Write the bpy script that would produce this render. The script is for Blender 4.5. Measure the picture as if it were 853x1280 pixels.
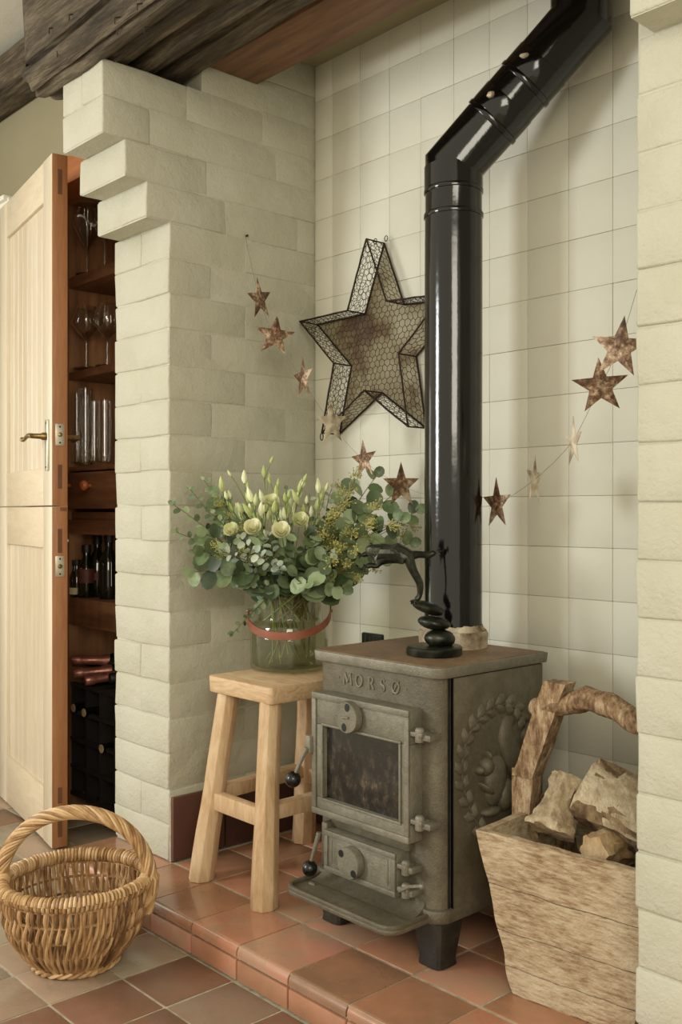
import bpy, bmesh, math, random
from mathutils import Vector, Matrix, Euler, noise
PI = math.pi
sc = bpy.context.scene
col = sc.collection
for o in list(bpy.data.objects):
    bpy.data.objects.remove(o)

# ------------------------------------------------------------------ camera
CAM = Vector((2.135, -1.371, 0.95))
ALPHA = math.atan2(1141.5, 1244.4)
FW = Vector((-math.cos(ALPHA), math.sin(ALPHA), 0))
RT = Vector((math.sin(ALPHA), math.cos(ALPHA), 0))
cd = bpy.data.cameras.new('camera')
cam = bpy.data.objects.new('camera', cd)
col.objects.link(cam)
cam.location = CAM
cam.rotation_euler = FW.to_track_quat('-Z', 'Y').to_euler()
cd.sensor_fit = 'AUTO'
cd.sensor_width = 36.0
cd.lens = 35.0
cd.clip_start = 0.02
sc.camera = cam
FPX = 1244.4


def ray(px):
    return FW + RT * ((px - 426.5) / FPX)


def pt(px, py, t):
    """a place in the room: t metres ahead of the viewpoint"""
    return CAM + ray(px) * t + Vector((0, 0, (640 - py) * t / FPX))


def atY(px, py, y):
    return pt(px, py, (y - CAM.y) / ray(px).y)


def atX(px, py, x):
    return pt(px, py, (x - CAM.x) / ray(px).x)


# ------------------------------------------------------------------ light
w = bpy.data.worlds.new('world')
sc.world = w
w.use_nodes = True
bg = w.node_tree.nodes['Background']
bg.inputs[0].default_value = (1.0, 0.91, 0.71, 1)
bg.inputs[1].default_value = 1.02


def area(name, loc, target, sx, sy, power, color):
    l = bpy.data.lights.new(name, 'AREA')
    l.shape = 'RECTANGLE'
    l.size, l.size_y = sx, sy
    l.energy = power
    l.color = color
    o = bpy.data.objects.new(name, l)
    col.objects.link(o)
    o.location = loc
    o.rotation_euler = (Vector(target) - Vector(loc)).to_track_quat('-Z', 'Y').to_euler()
    return o


area('window_light', (-0.95, -3.1, 1.62), (0.4, 0.2, 0.8), 0.7, 1.1, 63, (0.95, 0.99, 1.0))
area('side_window_light', (-1.62, -.62, .95), (-0.5, -0.1, 0.0), 0.7, 1.3, 6, (1.0, 0.98, 0.92))
area('far_fill_light', (3.3, -2.3, 1.9), (0.0, 0.2, 1.0), 1.3, 1.2, 46, (1.0, 0.93, 0.78))  # added fill to lift the alcove's left wall, no known window there
# added fill light hidden in the larder to brighten its shelves, not a real lamp
area('larder_fill', (-.315, .235, 1.0), (-1.0, .30, 1.0), .04, 1.8, 1.3, (1.0, .82, .6))

vs = sc.view_settings
vs.view_transform = 'Standard'
vs.look = 'None'
vs.gamma = 1
vs.use_curve_mapping = False
vs.exposure = 0.0


# ------------------------------------------------------------------ materials
def lin(h):
    if isinstance(h, str):
        h = h.lstrip('#')
        c = [int(h[i:i + 2], 16) / 255 for i in (0, 2, 4)]
        c = [x / 12.92 if x <= 0.04045 else ((x + 0.055) / 1.055) ** 2.4 for x in c]
        return (c[0], c[1], c[2], 1)
    return tuple(h) + (1,) if len(h) == 3 else h


def mat(name, cols, scale=8, stretch=(1, 1, 1), rough=0.6, rough2=None, metal=0.0, bump=0.0, bscale=40, detail=6, pos=None,
        coords='Object', rand=0.0, spec=0.5, coat=0.0, fine=None, dist=0.0, bstretch=None, grain=None):
    """noise -> colour ramp material with relief; rand shifts each object's own tint"""
    m = bpy.data.materials.new(name)
    m.use_nodes = True
    N, L = m.node_tree.nodes, m.node_tree.links
    b = N['Principled BSDF']
    tc = N.new('ShaderNodeTexCoord')
    src = tc.outputs['Object']
    if coords == 'World':
        src = N.new('ShaderNodeNewGeometry').outputs['Position']
    oi = N.new('ShaderNodeObjectInfo')
    if coords != 'World':
        ad = N.new('ShaderNodeVectorMath'); ad.operation = 'ADD'
        L.new(src, ad.inputs[0])
        mu = N.new('ShaderNodeMath'); mu.operation = 'MULTIPLY'; mu.inputs[1].default_value = 17.0
        L.new(oi.outputs['Random'], mu.inputs[0]); L.new(mu.outputs[0], ad.inputs[1])
        src = ad.outputs[0]

    def mapped(s):
        mp = N.new('ShaderNodeMapping')
        mp.inputs['Scale'].default_value = s
        L.new(src, mp.inputs['Vector'])
        return mp.outputs[0]
    nz = N.new('ShaderNodeTexNoise')
    nz.inputs['Scale'].default_value = scale
    nz.inputs['Detail'].default_value = detail
    nz.inputs['Roughness'].default_value = 0.6
    nz.inputs['Distortion'].default_value = dist
    L.new(mapped(stretch), nz.inputs['Vector'])
    if isinstance(cols, str):
        cols = [cols]
    fac = nz.outputs['Fac']
    if grain:
        ng = N.new('ShaderNodeTexNoise')
        ng.inputs['Scale'].default_value = scale * grain[0]
        ng.inputs['Detail'].default_value = 6
        ng.inputs['Roughness'].default_value = 0.7
        L.new(mapped(grain[2] if len(grain) > 2 else stretch), ng.inputs['Vector'])
        mg = N.new('ShaderNodeMix'); mg.inputs[0].default_value = grain[1]
        L.new(fac, mg.inputs[2]); L.new(ng.outputs['Fac'], mg.inputs[3])
        fac = mg.outputs[0]
    if rand:
        s1 = N.new('ShaderNodeMath'); s1.operation = 'SUBTRACT'; s1.inputs[1].default_value = 0.5
        L.new(oi.outputs['Random'], s1.inputs[0])
        s2 = N.new('ShaderNodeMath'); s2.operation = 'MULTIPLY_ADD'; s2.inputs[1].default_value = rand
        L.new(s1.outputs[0], s2.inputs[0]); L.new(fac, s2.inputs[2])
        fac = s2.outputs[0]
    if len(cols) > 1:
        rp = N.new('ShaderNodeValToRGB')
        e = rp.color_ramp.elements
        n = len(cols)
        ps = pos or [0.32 + 0.36 * i / (n - 1) for i in range(n)]
        e[0].position = ps[0]; e[0].color = lin(cols[0])
        e[1].position = ps[-1]; e[1].color = lin(cols[-1])
        for i in range(1, n - 1):
            k = e.new(ps[i]); k.color = lin(cols[i])
        L.new(fac, rp.inputs[0])
        L.new(rp.outputs[0], b.inputs['Base Color'])
    else:
        b.inputs['Base Color'].default_value = lin(cols[0])
    b.inputs['Roughness'].default_value = rough
    if rough2 is not None:
        mr = N.new('ShaderNodeMapRange')
        mr.inputs['From Min'].default_value = 0.3; mr.inputs['From Max'].default_value = 0.7
        mr.inputs['To Min'].default_value = rough; mr.inputs['To Max'].default_value = rough2
        L.new(nz.outputs['Fac'], mr.inputs[0]); L.new(mr.outputs[0], b.inputs['Roughness'])
    b.inputs['Metallic'].default_value = metal
    b.inputs['Specular IOR Level'].default_value = spec
    b.inputs['Coat Weight'].default_value = coat
    b.inputs['Coat Roughness'].default_value = 0.08
    if bump:
        n2 = N.new('ShaderNodeTexNoise')
        n2.inputs['Scale'].default_value = bscale
        n2.inputs['Detail'].default_value = 8
        n2.inputs['Roughness'].default_value = 0.65
        L.new(mapped(bstretch or stretch), n2.inputs['Vector'])
        bp = N.new('ShaderNodeBump')
        bp.inputs['Strength'].default_value = 1.0
        bp.inputs['Distance'].default_value = bump
        L.new(n2.outputs['Fac'], bp.inputs['Height'])
        out = bp.outputs[0]
        if fine:
            n3 = N.new('ShaderNodeTexNoise')
            n3.inputs['Scale'].default_value = fine[0]; n3.inputs['Detail'].default_value = 4
            L.new(mapped((1, 1, 1)), n3.inputs['Vector'])
            b2 = N.new('ShaderNodeBump'); b2.inputs['Distance'].default_value = fine[1]
            L.new(n3.outputs['Fac'], b2.inputs['Height']); L.new(out, b2.inputs['Normal'])
            out = b2.outputs[0]
        L.new(out, b.inputs['Normal'])
    m['_'] = 0
    return m


def glassmat(name, color, rough=0.0, ior=1.45, tint=None):
    m = bpy.data.materials.new(name)
    m.use_nodes = True
    N, L = m.node_tree.nodes, m.node_tree.links
    b = N['Principled BSDF']
    b.inputs['Base Color'].default_value = lin(color)
    b.inputs['Transmission Weight'].default_value = 1
    b.inputs['Roughness'].default_value = rough
    b.inputs['IOR'].default_value = ior
    return m


def thinglass(name, tintc, refl=1.0, ex=4.0):
    """thin clear glass wall: mostly see-through with a fresnel shine"""
    m = bpy.data.materials.new(name)
    m.use_nodes = True
    N, L = m.node_tree.nodes, m.node_tree.links
    N.remove(N['Principled BSDF'])
    t = N.new('ShaderNodeBsdfTransparent'); t.inputs[0].default_value = lin(tintc)
    g = N.new('ShaderNodeBsdfGlossy'); g.inputs['Roughness'].default_value = 0.03
    f = N.new('ShaderNodeLayerWeight'); f.inputs['Blend'].default_value = 0.5
    pw = N.new('ShaderNodeMath'); pw.operation = 'POWER'; pw.inputs[1].default_value = ex
    L.new(f.outputs['Facing'], pw.inputs[0])
    mu = N.new('ShaderNodeMath'); mu.operation = 'MULTIPLY_ADD'; mu.inputs[1].default_value = 0.8 * refl; mu.inputs[2].default_value = 0.035 * refl
    mu.use_clamp = True
    L.new(pw.outputs[0], mu.inputs[0])
    x = N.new('ShaderNodeMixShader')
    L.new(mu.outputs[0], x.inputs[0]); L.new(t.outputs[0], x.inputs[1]); L.new(g.outputs[0], x.inputs[2])
    L.new(x.outputs[0], N['Material Output'].inputs[0])
    return m


PAINT = ['#b3b09b', '#b9b6a3', '#bebbaa']
M = {}
M['brick_paint'] = mat('brick_paint', PAINT, scale=5, rough=0.75, bump=0.007, bscale=17, coords='World', fine=(160, 0.0012), dist=0.4)
M['side_paint'] = mat('side_paint', ['#bdbaa6', '#c2c0ae', '#c7c5b5'], scale=5, rough=0.7, bump=0.010, bscale=11, coords='World', fine=(140, 0.0010), dist=0.6)
M['tile_paint'] = mat('tile_paint', ['#d2cfbe', '#dad8c9'], scale=3, rough=0.6, bump=0.0008, bscale=20, coords='World', fine=(90, 0.0003), spec=0.35)
M['grout_paint'] = mat('grout_paint', ['#cbc7b4', '#d4d1c0'], scale=6, rough=0.7, bump=0.001, bscale=60, coords='World')
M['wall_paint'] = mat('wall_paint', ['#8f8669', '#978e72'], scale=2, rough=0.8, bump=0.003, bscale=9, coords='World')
M['ceiling_paint'] = mat('ceiling_paint', ['#dcd9cb', '#e4e1d4'], scale=2, rough=0.85, bump=0.002, bscale=20, coords='World')
M['white_gloss'] = mat('white_gloss', ['#e6e2d4', '#ece9dc'], scale=2, rough=0.35, coords='World')
M['quarry'] = mat('quarry_tile', ['#675242', '#7a5c48', '#8a6450', '#8a7562', '#987460'], scale=5, rough=0.30, rough2=0.5, bump=0.0009, bscale=30, rand=0.55,
                  fine=(260, 0.0002), pos=[0.16, 0.34, 0.5, 0.64, 0.84])
M['quarry_hearth'] = mat('quarry_hearth_tile', ['#8a6850', '#a07458', '#b47d62', '#a5866c', '#bd8069'], scale=5, rough=0.24, rough2=0.45, bump=0.0009, bscale=30, rand=0.6,
                         fine=(260, 0.0002), pos=[0.16, 0.34, 0.5, 0.64, 0.84])
M['quarry_grey'] = mat('grey_buff_quarry_tile', ['#7d6f5d', '#8f8270', '#a0947f', '#9c8570', '#a88f78'], scale=5, rough=0.22, rough2=0.4, bump=0.0009, bscale=30, rand=0.55,
                  fine=(260, 0.0002), pos=[0.16, 0.34, 0.5, 0.64, 0.84])
M['nosing'] = mat('glazed_nosing_tile', ['#8a6850', '#a07458', '#b47d62', '#a5866c', '#bd8069'], scale=5, rough=0.2, rough2=0.35, bump=0.0006, bscale=30, rand=0.6, coat=0.5,
                  pos=[0.16, 0.34, 0.5, 0.64, 0.84])
M['skirt_tile'] = mat('skirting_tile', ['#47302a', '#563830', '#5f4036'], scale=5, rough=0.3, bump=0.0009, bscale=30, rand=0.3)
M['grout'] = mat('grout', ['#8d836d', '#a89e86', '#bab09a'], scale=30, rough=0.9, bump=0.0015, bscale=120, coords='World')
M['old_oak'] = mat('weathered_oak', ['#120d08', '#342a1e', '#5b4d3a', '#83755e', '#a89b80'], scale=7, stretch=(0.35, 3.4, 3.4), grain=(6, 0.4), rough=0.75, bump=0.030, bscale=20,
                   coords='World', dist=0.6, pos=[0.26, 0.4, 0.5, 0.6, 0.74], fine=(130, 0.001))
M['lintel_wood'] = mat('lintel_pine', ['#5b3e29', '#755238', '#866346'], scale=7, stretch=(0.6, 5, 5), rough=0.6, bump=0.002, bscale=14, coords='World')
M['oak_face'] = mat('oak_face', ['#c3b398', '#cdbfa6', '#d6cab3'], scale=6, stretch=(5, 5, 0.45), grain=(5, 0.35), rough=0.36, bump=0.0008, bscale=18, rand=0.25, dist=0.8)
M['oak_rail'] = mat('oak_rail', ['#c3b195', '#ccbca1', '#d4c6ad'], scale=6, stretch=(0.7, 5, 5), grain=(5, 0.35), rough=0.45, bump=0.0008, bscale=18, rand=0.25, dist=1.2)
M['oak_edge'] = mat('oak_edge', ['#8a5a38', '#9c6a44', '#ab7a52'], scale=7, stretch=(5, 5, 0.5), grain=(5, 0.4), rough=0.5, bump=0.0006, bscale=18)
M['tenon'] = mat('oak_end_grain', ['#5d3a22', '#6a4529'], scale=40, rough=0.7)
M['frame_wood'] = mat('door_frame_wood', ['#9a5a30', '#b06a3a'], scale=6, stretch=(0.8, 4, 4), rough=0.5)
M['dark_wood'] = mat('dark_stained_wood', ['#573723', '#744b30', '#87603f'], scale=7, stretch=(0.5, 4, 4), rough=0.5, bump=0.0006, bscale=20, coords='World')
M['dark_panel'] = mat('dark_stained_panel', ['#6b4629', '#875d3c', '#99704b'], scale=6, stretch=(4, 4, 0.5), rough=0.5, coords='World')
M['knob_wood'] = mat('turned_knob_wood', ['#a05a2c', '#b86b38'], scale=20, rough=0.35)
M['steel'] = mat('brushed_steel', ['#b9b4a4', '#cdc8b8'], scale=40, rough=0.35, metal=0.9)
M['brass'] = mat('aged_brass', ['#5e4e30', '#8a744a', '#a39062'], scale=40, rough=0.35, metal=0.9)
M['stool_wood'] = mat('pale_elm', ['#9c7c57', '#b8976f', '#c6a984', '#d2b995'], scale=7, stretch=(4, 4, 0.7), grain=(5, 0.35), rough=0.6, bump=0.0016, bscale=16, dist=1.0)
M['seat_wood'] = mat('pale_elm_seat', ['#a5835c', '#bd9d76', '#cbaf8a', '#d8bf9c'], scale=8, stretch=(1, 4.5, 5), grain=(4, 0.35), rough=0.55, bump=0.0014, bscale=14, dist=1.5)
M['iron'] = mat('grey_cast_iron', ['#4e483a', '#625b4a', '#767060'], scale=11, grain=(7, 0.4), rough=0.5, bump=0.0014, bscale=260, metal=0.25, detail=8)
M['iron_light'] = mat('dusty_cast_iron', ['#5f5a4b', '#767162', '#8c8777'], scale=10, grain=(7, 0.4), rough=0.45, bump=0.0014, bscale=220, metal=0.25, detail=8)
M['iron_top'] = mat('rusty_top_iron', ['#5b4f41', '#705b45', '#866a4f', '#7c7464'], scale=7, grain=(12, 0.5), rough=0.6, bump=0.0008, bscale=160, metal=0.15, detail=8)
M['iron_dark'] = mat('dark_cast_iron', ['#1d1a15', '#2a2620', '#3d372c'], scale=20, rough=0.5, bump=0.0008, bscale=180, metal=0.2)
M['soot_glass'] = mat('sooty_glass', ['#050504', '#0f0d0b', '#30291e', '#5c5040', '#a09078'], scale=5, stretch=(1, 1, .6), grain=(12, 0.55), rough=0.15, rough2=0.5, bump=0.0006, bscale=120, detail=10, pos=[0.40, 0.49, 0.55, 0.62, 0.72], dist=1.0, coat=0.5)
M['bakelite'] = mat('black_ball', ['#0b0b0b'], rough=0.25)
M['enamel'] = mat('black_enamel', ['#070605', '#0c0a08'], scale=6, rough=0.10, bump=0.0012, bscale=7, coat=0.2)
M['cement'] = mat('crumbling_fire_cement', ['#5b4c3a', '#8d7d66', '#b5a78f', '#c8bca6'], scale=18, rough=0.9, bump=0.006, bscale=50)
M['rust'] = mat('rusty_tin', ['#33200f', '#5d4029', '#8a6c50', '#c0ad94'], scale=22, grain=(5, 0.5), rough=0.55, metal=0.2, detail=8, bump=0.0006, bscale=80, pos=[0.38, 0.46, 0.52, 0.60])
M['rust_pale'] = mat('pale_rusty_tin', ['#7a6450', '#a9977f', '#cdbfa7', '#ddd2bd'], scale=26, rough=0.5, metal=0.3, detail=8, bump=0.0006, bscale=80)
M['star_plate'] = mat('tin_star_plate', ['#3a2415', '#5f4a30', '#857a5c', '#989076', '#a7a189'], scale=7, rough=0.6, metal=0.1, detail=8, bump=0.002, bscale=40, pos=[0.3, 0.4, 0.48, 0.58, 0.72])
M['wire'] = mat('rusty_wire', ['#22150d', '#3c2618'], scale=60, rough=0.7, metal=0.4)
M['thread'] = mat('thin_thread', ['#6a604e'], rough=0.8)
M['bronze'] = mat('dark_bronze', ['#141511', '#26281f', '#45473a'], scale=30, rough=0.28, metal=0.55, bump=0.001, bscale=90)
M['leather'] = mat('tan_leather', ['#76402a', '#864c33', '#92573d'], scale=30, rough=0.5, bump=0.0003, bscale=300)
M['crate'] = mat('weathered_crate_wood', ['#6e543c', '#8d7355', '#a89274', '#b9a88b', '#c7b89d'], scale=7, stretch=(0.9, 1, 1.2), grain=(6, 0.6, (.8, 1, 4.0)), rough=0.85, bump=0.008, bscale=22, dist=0.5,
                 pos=[0.30, 0.41, 0.48, 0.56, 0.68], detail=10, fine=(190, 0.0012))
M['crate_dark'] = mat('worn_brown_wood', ['#3d2a1a', '#6a4f35', '#927656', '#b7a284'], scale=11, grain=(7, 0.55), stretch=(1.6, 1.6, .5), rough=0.8, bump=0.006, bscale=30, dist=1.0, detail=10, fine=(190, 0.001), pos=[0.36, 0.45, 0.53, 0.62])
M['bark'] = mat('log_bark', ['#2c1e12', '#57422c', '#8b7556', '#b5a486'], scale=16, grain=(4, 0.4), stretch=(1, 1, 0.5), rough=0.9, bump=0.01, bscale=22, dist=1.0, detail=10)
M['log_cut'] = mat('log_split_face', ['#7f6240', '#a5875f', '#c0a782', '#d3c0a0'], scale=16, grain=(5, 0.45), stretch=(1, 1, 0.4), rough=0.85, bump=0.009, bscale=40, detail=10)
M['log_pale'] = mat('log_barkless', ['#5a4733', '#8d795c', '#b3a386', '#cdc1a9'], scale=11, grain=(5, 0.45), stretch=(1, 1, 0.6), rough=0.85, bump=0.010, bscale=36, detail=10, dist=1.0)
M['willow'] = mat('willow_rod', ['#5f4128', '#8d6a44', '#ad885c', '#c4a278'], scale=16, rough=0.5, rand=0.5, bump=0.0005, bscale=60, pos=[0.2, 0.42, 0.6, 0.85])
M['willow_rim'] = mat('willow_rim_rod', ['#8a6540', '#ac8556', '#c5a274', '#d0b188'], scale=16, rough=0.45, rand=0.3, bump=0.0005, bscale=60)
M['leaf'] = mat('eucalyptus_leaf', ['#4d5d3c', '#697b54', '#8b9b72'], scale=30, rough=0.5, rand=0.7)
M['leaf_dark'] = mat('dark_leaf', ['#33422a', '#4a5c3c', '#62744d'], scale=30, rough=0.45, rand=0.6)
M['leaf_grey'] = mat('silver_leaf', ['#7f8f80', '#9aa894', '#b4bda8'], scale=30, rough=0.6, rand=0.6)
M['bud'] = mat('pale_green_bud', ['#a9b570', '#c8cf95', '#dfe2b8'], scale=20, rough=0.5, rand=0.6)
M['petal'] = mat('cream_petal', ['#ccd09a', '#e2e1b8', '#eceacb'], scale=20, rough=0.5, rand=0.4)
M['seed'] = mat('eucalyptus_seed', ['#7c7c3c', '#9c9a52', '#b5b06c'], scale=30, rough=0.55, rand=0.5)
M['stem'] = mat('green_stem', ['#5f7336', '#7f9148'], scale=20, rough=0.5, rand=0.4)
M['twig'] = mat('brown_twig', ['#59532f', '#7b7448'], scale=20, rough=0.6)
M['vase_glass'] = thinglass('clear_vase_glass', '#f9faf3', 1.0)
M['water'] = thinglass('vase_water', '#fafbf0', 0.35)
M['wine_glass'] = thinglass('stemware_glass', '#e8e8e0', 3.0, 2.2)
M['bottle_glass'] = mat('dark_bottle_glass', ['#060a05', '#0d120a'], scale=5, rough=0.06, coat=0.5)
M['label'] = mat('cream_bottle_label', ['#b8ab84', '#cbbf99'], scale=20, rough=0.7)
M['label_dark'] = mat('dark_red_label', ['#3c1812', '#5a2a1c'], scale=20, rough=0.6)
M['foil'] = mat('copper_pink_foil', ['#7c4b3b', '#a0695a', '#b98574'], scale=20, rough=0.3, metal=0.6, bump=0.001, bscale=80)
M['cork'] = mat('cork', ['#a28a5f', '#c3ab80'], scale=60, rough=0.9)
M['rack'] = mat('rack_wood', ['#120d09', '#221911'], scale=10, rough=0.7)
M['black'] = mat('black_paint', ['#0a0908'], rough=0.5)
M['groove'] = mat('engraved_shadow_iron', ['#26251e', '#333228'], rough=0.7)


# ------------------------------------------------------------------ mesh building
class MB:
    def __init__(s, T=None):
        s.v, s.f = [], []
        s.T = T or Matrix.Identity(4)

    def add(s, vs_, fs_):
        o = len(s.v)
        s.v += [s.T @ Vector(p) for p in vs_]
        s.f += [tuple(i + o for i in f) for f in fs_]
        return s

    def box(s, x0, x1, y0, y1, z0, z1, tx=0, ty=0):
        """tx, ty: how much the bottom is narrower on each side"""
        vs_ = [(x0 + tx, y0 + ty, z0), (x1 - tx, y0 + ty, z0), (x1 - tx, y1 - ty, z0), (x0 + tx, y1 - ty, z0),
               (x0, y0, z1), (x1, y0, z1), (x1, y1, z1), (x0, y1, z1)]
        return s.add(vs_, [(3, 2, 1, 0), (4, 5, 6, 7), (0, 1, 5, 4), (1, 2, 6, 5), (2, 3, 7, 6), (3, 0, 4, 7)])

    def tube(s, pts, r, n=8, cap=True, flat=1.0):
        pts = [Vector(p) for p in pts]
        m = len(pts)
        rs = r if isinstance(r, (list, tuple)) else [r] * m
        up = None
        vs_ = []
        for i, p in enumerate(pts):
            d = (pts[min(i + 1, m - 1)] - pts[max(i - 1, 0)])
            if d.length < 1e-9:
                d = Vector((0, 0, 1))
            d.normalize()
            if up is None:
                up = Vector((0, 0, 1)) if abs(d.z) < 0.9 else Vector((1, 0, 0))
            a = up - d * up.dot(d)
            if a.length < 1e-6:
                a = d.orthogonal()
            a.normalize(); up = a
            b = d.cross(a)
            for k in range(n):
                t = 2 * PI * k / n
                vs_.append(p + a * math.cos(t) * rs[i] * flat + b * math.sin(t) * rs[i])
        fs_ = []
        for i in range(m - 1):
            for k in range(n):
                k2 = (k + 1) % n
                fs_.append((i * n + k, i * n + k2, (i + 1) * n + k2, (i + 1) * n + k))
        if cap:
            fs_.append(tuple(range(n - 1, -1, -1)))
            fs_.append(tuple((m - 1) * n + k for k in range(n)))
        return s.add(vs_, fs_)

    def lathe(s, prof, c=(0, 0, 0), n=24, axis=None, cap0=True, cap1=True, sx=1, sy=1):
        """prof: (r, h) pairs; axis: direction of h"""
        c = Vector(c)
        q = Vector(axis).normalized().to_track_quat('Z', 'Y') if axis is not None else None
        vs_ = []
        for r, h in prof:
            for k in range(n):
                t = 2 * PI * k / n
                p = Vector((r * math.cos(t) * sx, r * math.sin(t) * sy, h))
                vs_.append(c + (q @ p if q else p))
        fs_ = []
        for i in range(len(prof) - 1):
            for k in range(n):
                k2 = (k + 1) % n
                fs_.append((i * n + k, i * n + k2, (i + 1) * n + k2, (i + 1) * n + k))
        if cap0:
            fs_.append(tuple(range(n - 1, -1, -1)))
        if cap1:
            m = len(prof) - 1
            fs_.append(tuple(m * n + k for k in range(n)))
        return s.add(vs_, fs_)

    def ball(s, c, r, n=12, sx=1, sy=1, sz=1, rot=None):
        c = Vector(c)
        vs_, fs_ = [], []
        m = n // 2
        for i in range(1, m):
            ph = PI * i / m
            for k in range(n):
                t = 2 * PI * k / n
                p = Vector((math.sin(ph) * math.cos(t) * r * sx, math.sin(ph) * math.sin(t) * r * sy, math.cos(ph) * r * sz))
                vs_.append(c + (rot @ p if rot else p))
        a = len(vs_)
        for e in (1, -1):
            p = Vector((0, 0, e * r * sz))
            vs_.append(c + (rot @ p if rot else p))
        for i in range(m - 2):
            for k in range(n):
                k2 = (k + 1) % n
                fs_.append((i * n + k, (i + 1) * n + k, (i + 1) * n + k2, i * n + k2))
        for k in range(n):
            k2 = (k + 1) % n
            fs_.append((a, k, k2))
            fs_.append((a + 1, (m - 2) * n + k2, (m - 2) * n + k))
        return s.add(vs_, fs_)

    def prism(s, poly, z0, z1, grow=0.0):
        """poly: xy outline, extruded upward"""
        n = len(poly)
        cx_ = sum(p[0] for p in poly) / n; cy_ = sum(p[1] for p in poly) / n
        top = []
        for p in poly:
            d = Vector((p[0] - cx_, p[1] - cy_)); l = d.length
            top.append((p[0] + d.x / l * grow, p[1] + d.y / l * grow, z1))
        vs_ = [(p[0], p[1], z0) for p in poly] + top
        fs_ = [tuple(range(n - 1, -1, -1)), tuple(range(n, 2 * n))]
        fs_ += [(i, (i + 1) % n, n + (i + 1) % n, n + i) for i in range(n)]
        return s.add(vs_, fs_)

    def build(s, name, m, parent=None, bevel=0.0, seg=2, smooth=True, angle=None, jitter=0.0, jscale=20, label=None, kind=None, weld=False):
        me = bpy.data.meshes.new(name)
        if parent is not None:
            o0 = world_loc(parent)
        else:
            xs = [p.x for p in s.v]; ys = [p.y for p in s.v]; zs = [p.z for p in s.v]
            o0 = Vector(((min(xs) + max(xs)) / 2, (min(ys) + max(ys)) / 2, min(zs)))
        vv = s.v
        if jitter:
            vv = [p + noise.noise_vector(p * jscale) * jitter for p in vv]
        me.from_pydata([tuple(p - o0) for p in vv], [], s.f)
        if bevel or weld:
            bm = bmesh.new(); bm.from_mesh(me)
            if weld:
                bmesh.ops.remove_doubles(bm, verts=bm.verts, dist=1e-5)
            if bevel:
                bmesh.ops.recalc_face_normals(bm, faces=bm.faces)
                es = [e for e in bm.edges if len(e.link_faces) == 2 and e.calc_face_angle(0) > 0.6]
                bmesh.ops.bevel(bm, geom=es, offset=bevel, segments=seg, profile=0.5, affect='EDGES', clamp_overlap=True)
            bm.to_mesh(me); bm.free()
        me.validate(clean_customdata=False)
        me.materials.append(m)
        if smooth:
            me.shade_smooth()
            me.set_sharp_from_angle(angle=math.radians(angle if angle else (25 if bevel else 40)))
        o = bpy.data.objects.new(name, me)
        col.objects.link(o)
        if parent is not None:
            o.parent = parent
        else:
            o.location = o0
        if label:
            o['label'] = label
        if kind:
            o['kind'] = kind
        return o


def world_loc(o):
    p = Vector((0, 0, 0))
    while o is not None:
        p += Vector(o.location)
        o = o.parent
    return p


def thing(name, loc, label, cat, group=None):
    o = bpy.data.objects.new(name, None)
    o.empty_display_size = 0.05
    col.objects.link(o)
    o.location = loc
    o['label'] = label
    o['category'] = cat
    if group:
        o['group'] = group
    return o


def tag(o, label, cat, group=None):
    o['label'] = label
    o['category'] = cat
    if group:
        o['group'] = group
    return o


def struct(o):
    o['kind'] = 'structure'
    return o


def inst(me, name, parent, wloc, rot=None, scale=None):
    """another copy of a piece: shares mesh data"""
    o = bpy.data.objects.new(name, me)
    col.objects.link(o)
    if parent is not None:
        o.parent = parent
        o.location = Vector(wloc) - world_loc(parent)
    else:
        o.location = wloc
    if rot is not None:
        if isinstance(rot, (Matrix,)):
            o.rotation_euler = rot.to_euler()
        elif hasattr(rot, 'to_euler'):
            o.rotation_euler = rot.to_euler()
        else:
            o.rotation_euler = rot
    if scale is not None:
        o.scale = scale if hasattr(scale, '__len__') else (scale,) * 3
    return o


def rrect(x0, x1, y0, y1, r, n=5, corners=(1, 1, 1, 1)):
    """outline ccw from (x0,y0); corners: x0y0, x1y0, x1y1, x0y1 rounded or not"""
    out = []
    for (cx_, cy_, a0, on) in ((x0 + r, y0 + r, PI, corners[0]), (x1 - r, y0 + r, 1.5 * PI, corners[1]), (x1 - r, y1 - r, 0, corners[2]), (x0 + r, y1 - r, 0.5 * PI, corners[3])):
        if on:
            for i in range(n + 1):
                a = a0 + 0.5 * PI * i / n
                out.append((cx_ + r * math.cos(a), cy_ + r * math.sin(a)))
        else:
            out.append((cx_ + r * (1 if math.cos(a0 + PI / 4) > 0 else -1), cy_ + r * (1 if math.sin(a0 + PI / 4) > 0 else -1)))
    return out


def bez(p0, p1, p2, p3, n):
    p0, p1, p2, p3 = map(Vector, (p0, p1, p2, p3))
    return [p0 * (1 - t) ** 3 + p1 * 3 * t * (1 - t) ** 2 + p2 * 3 * t * t * (1 - t) + p3 * t ** 3 for t in [i / n for i in range(n + 1)]]


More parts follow.
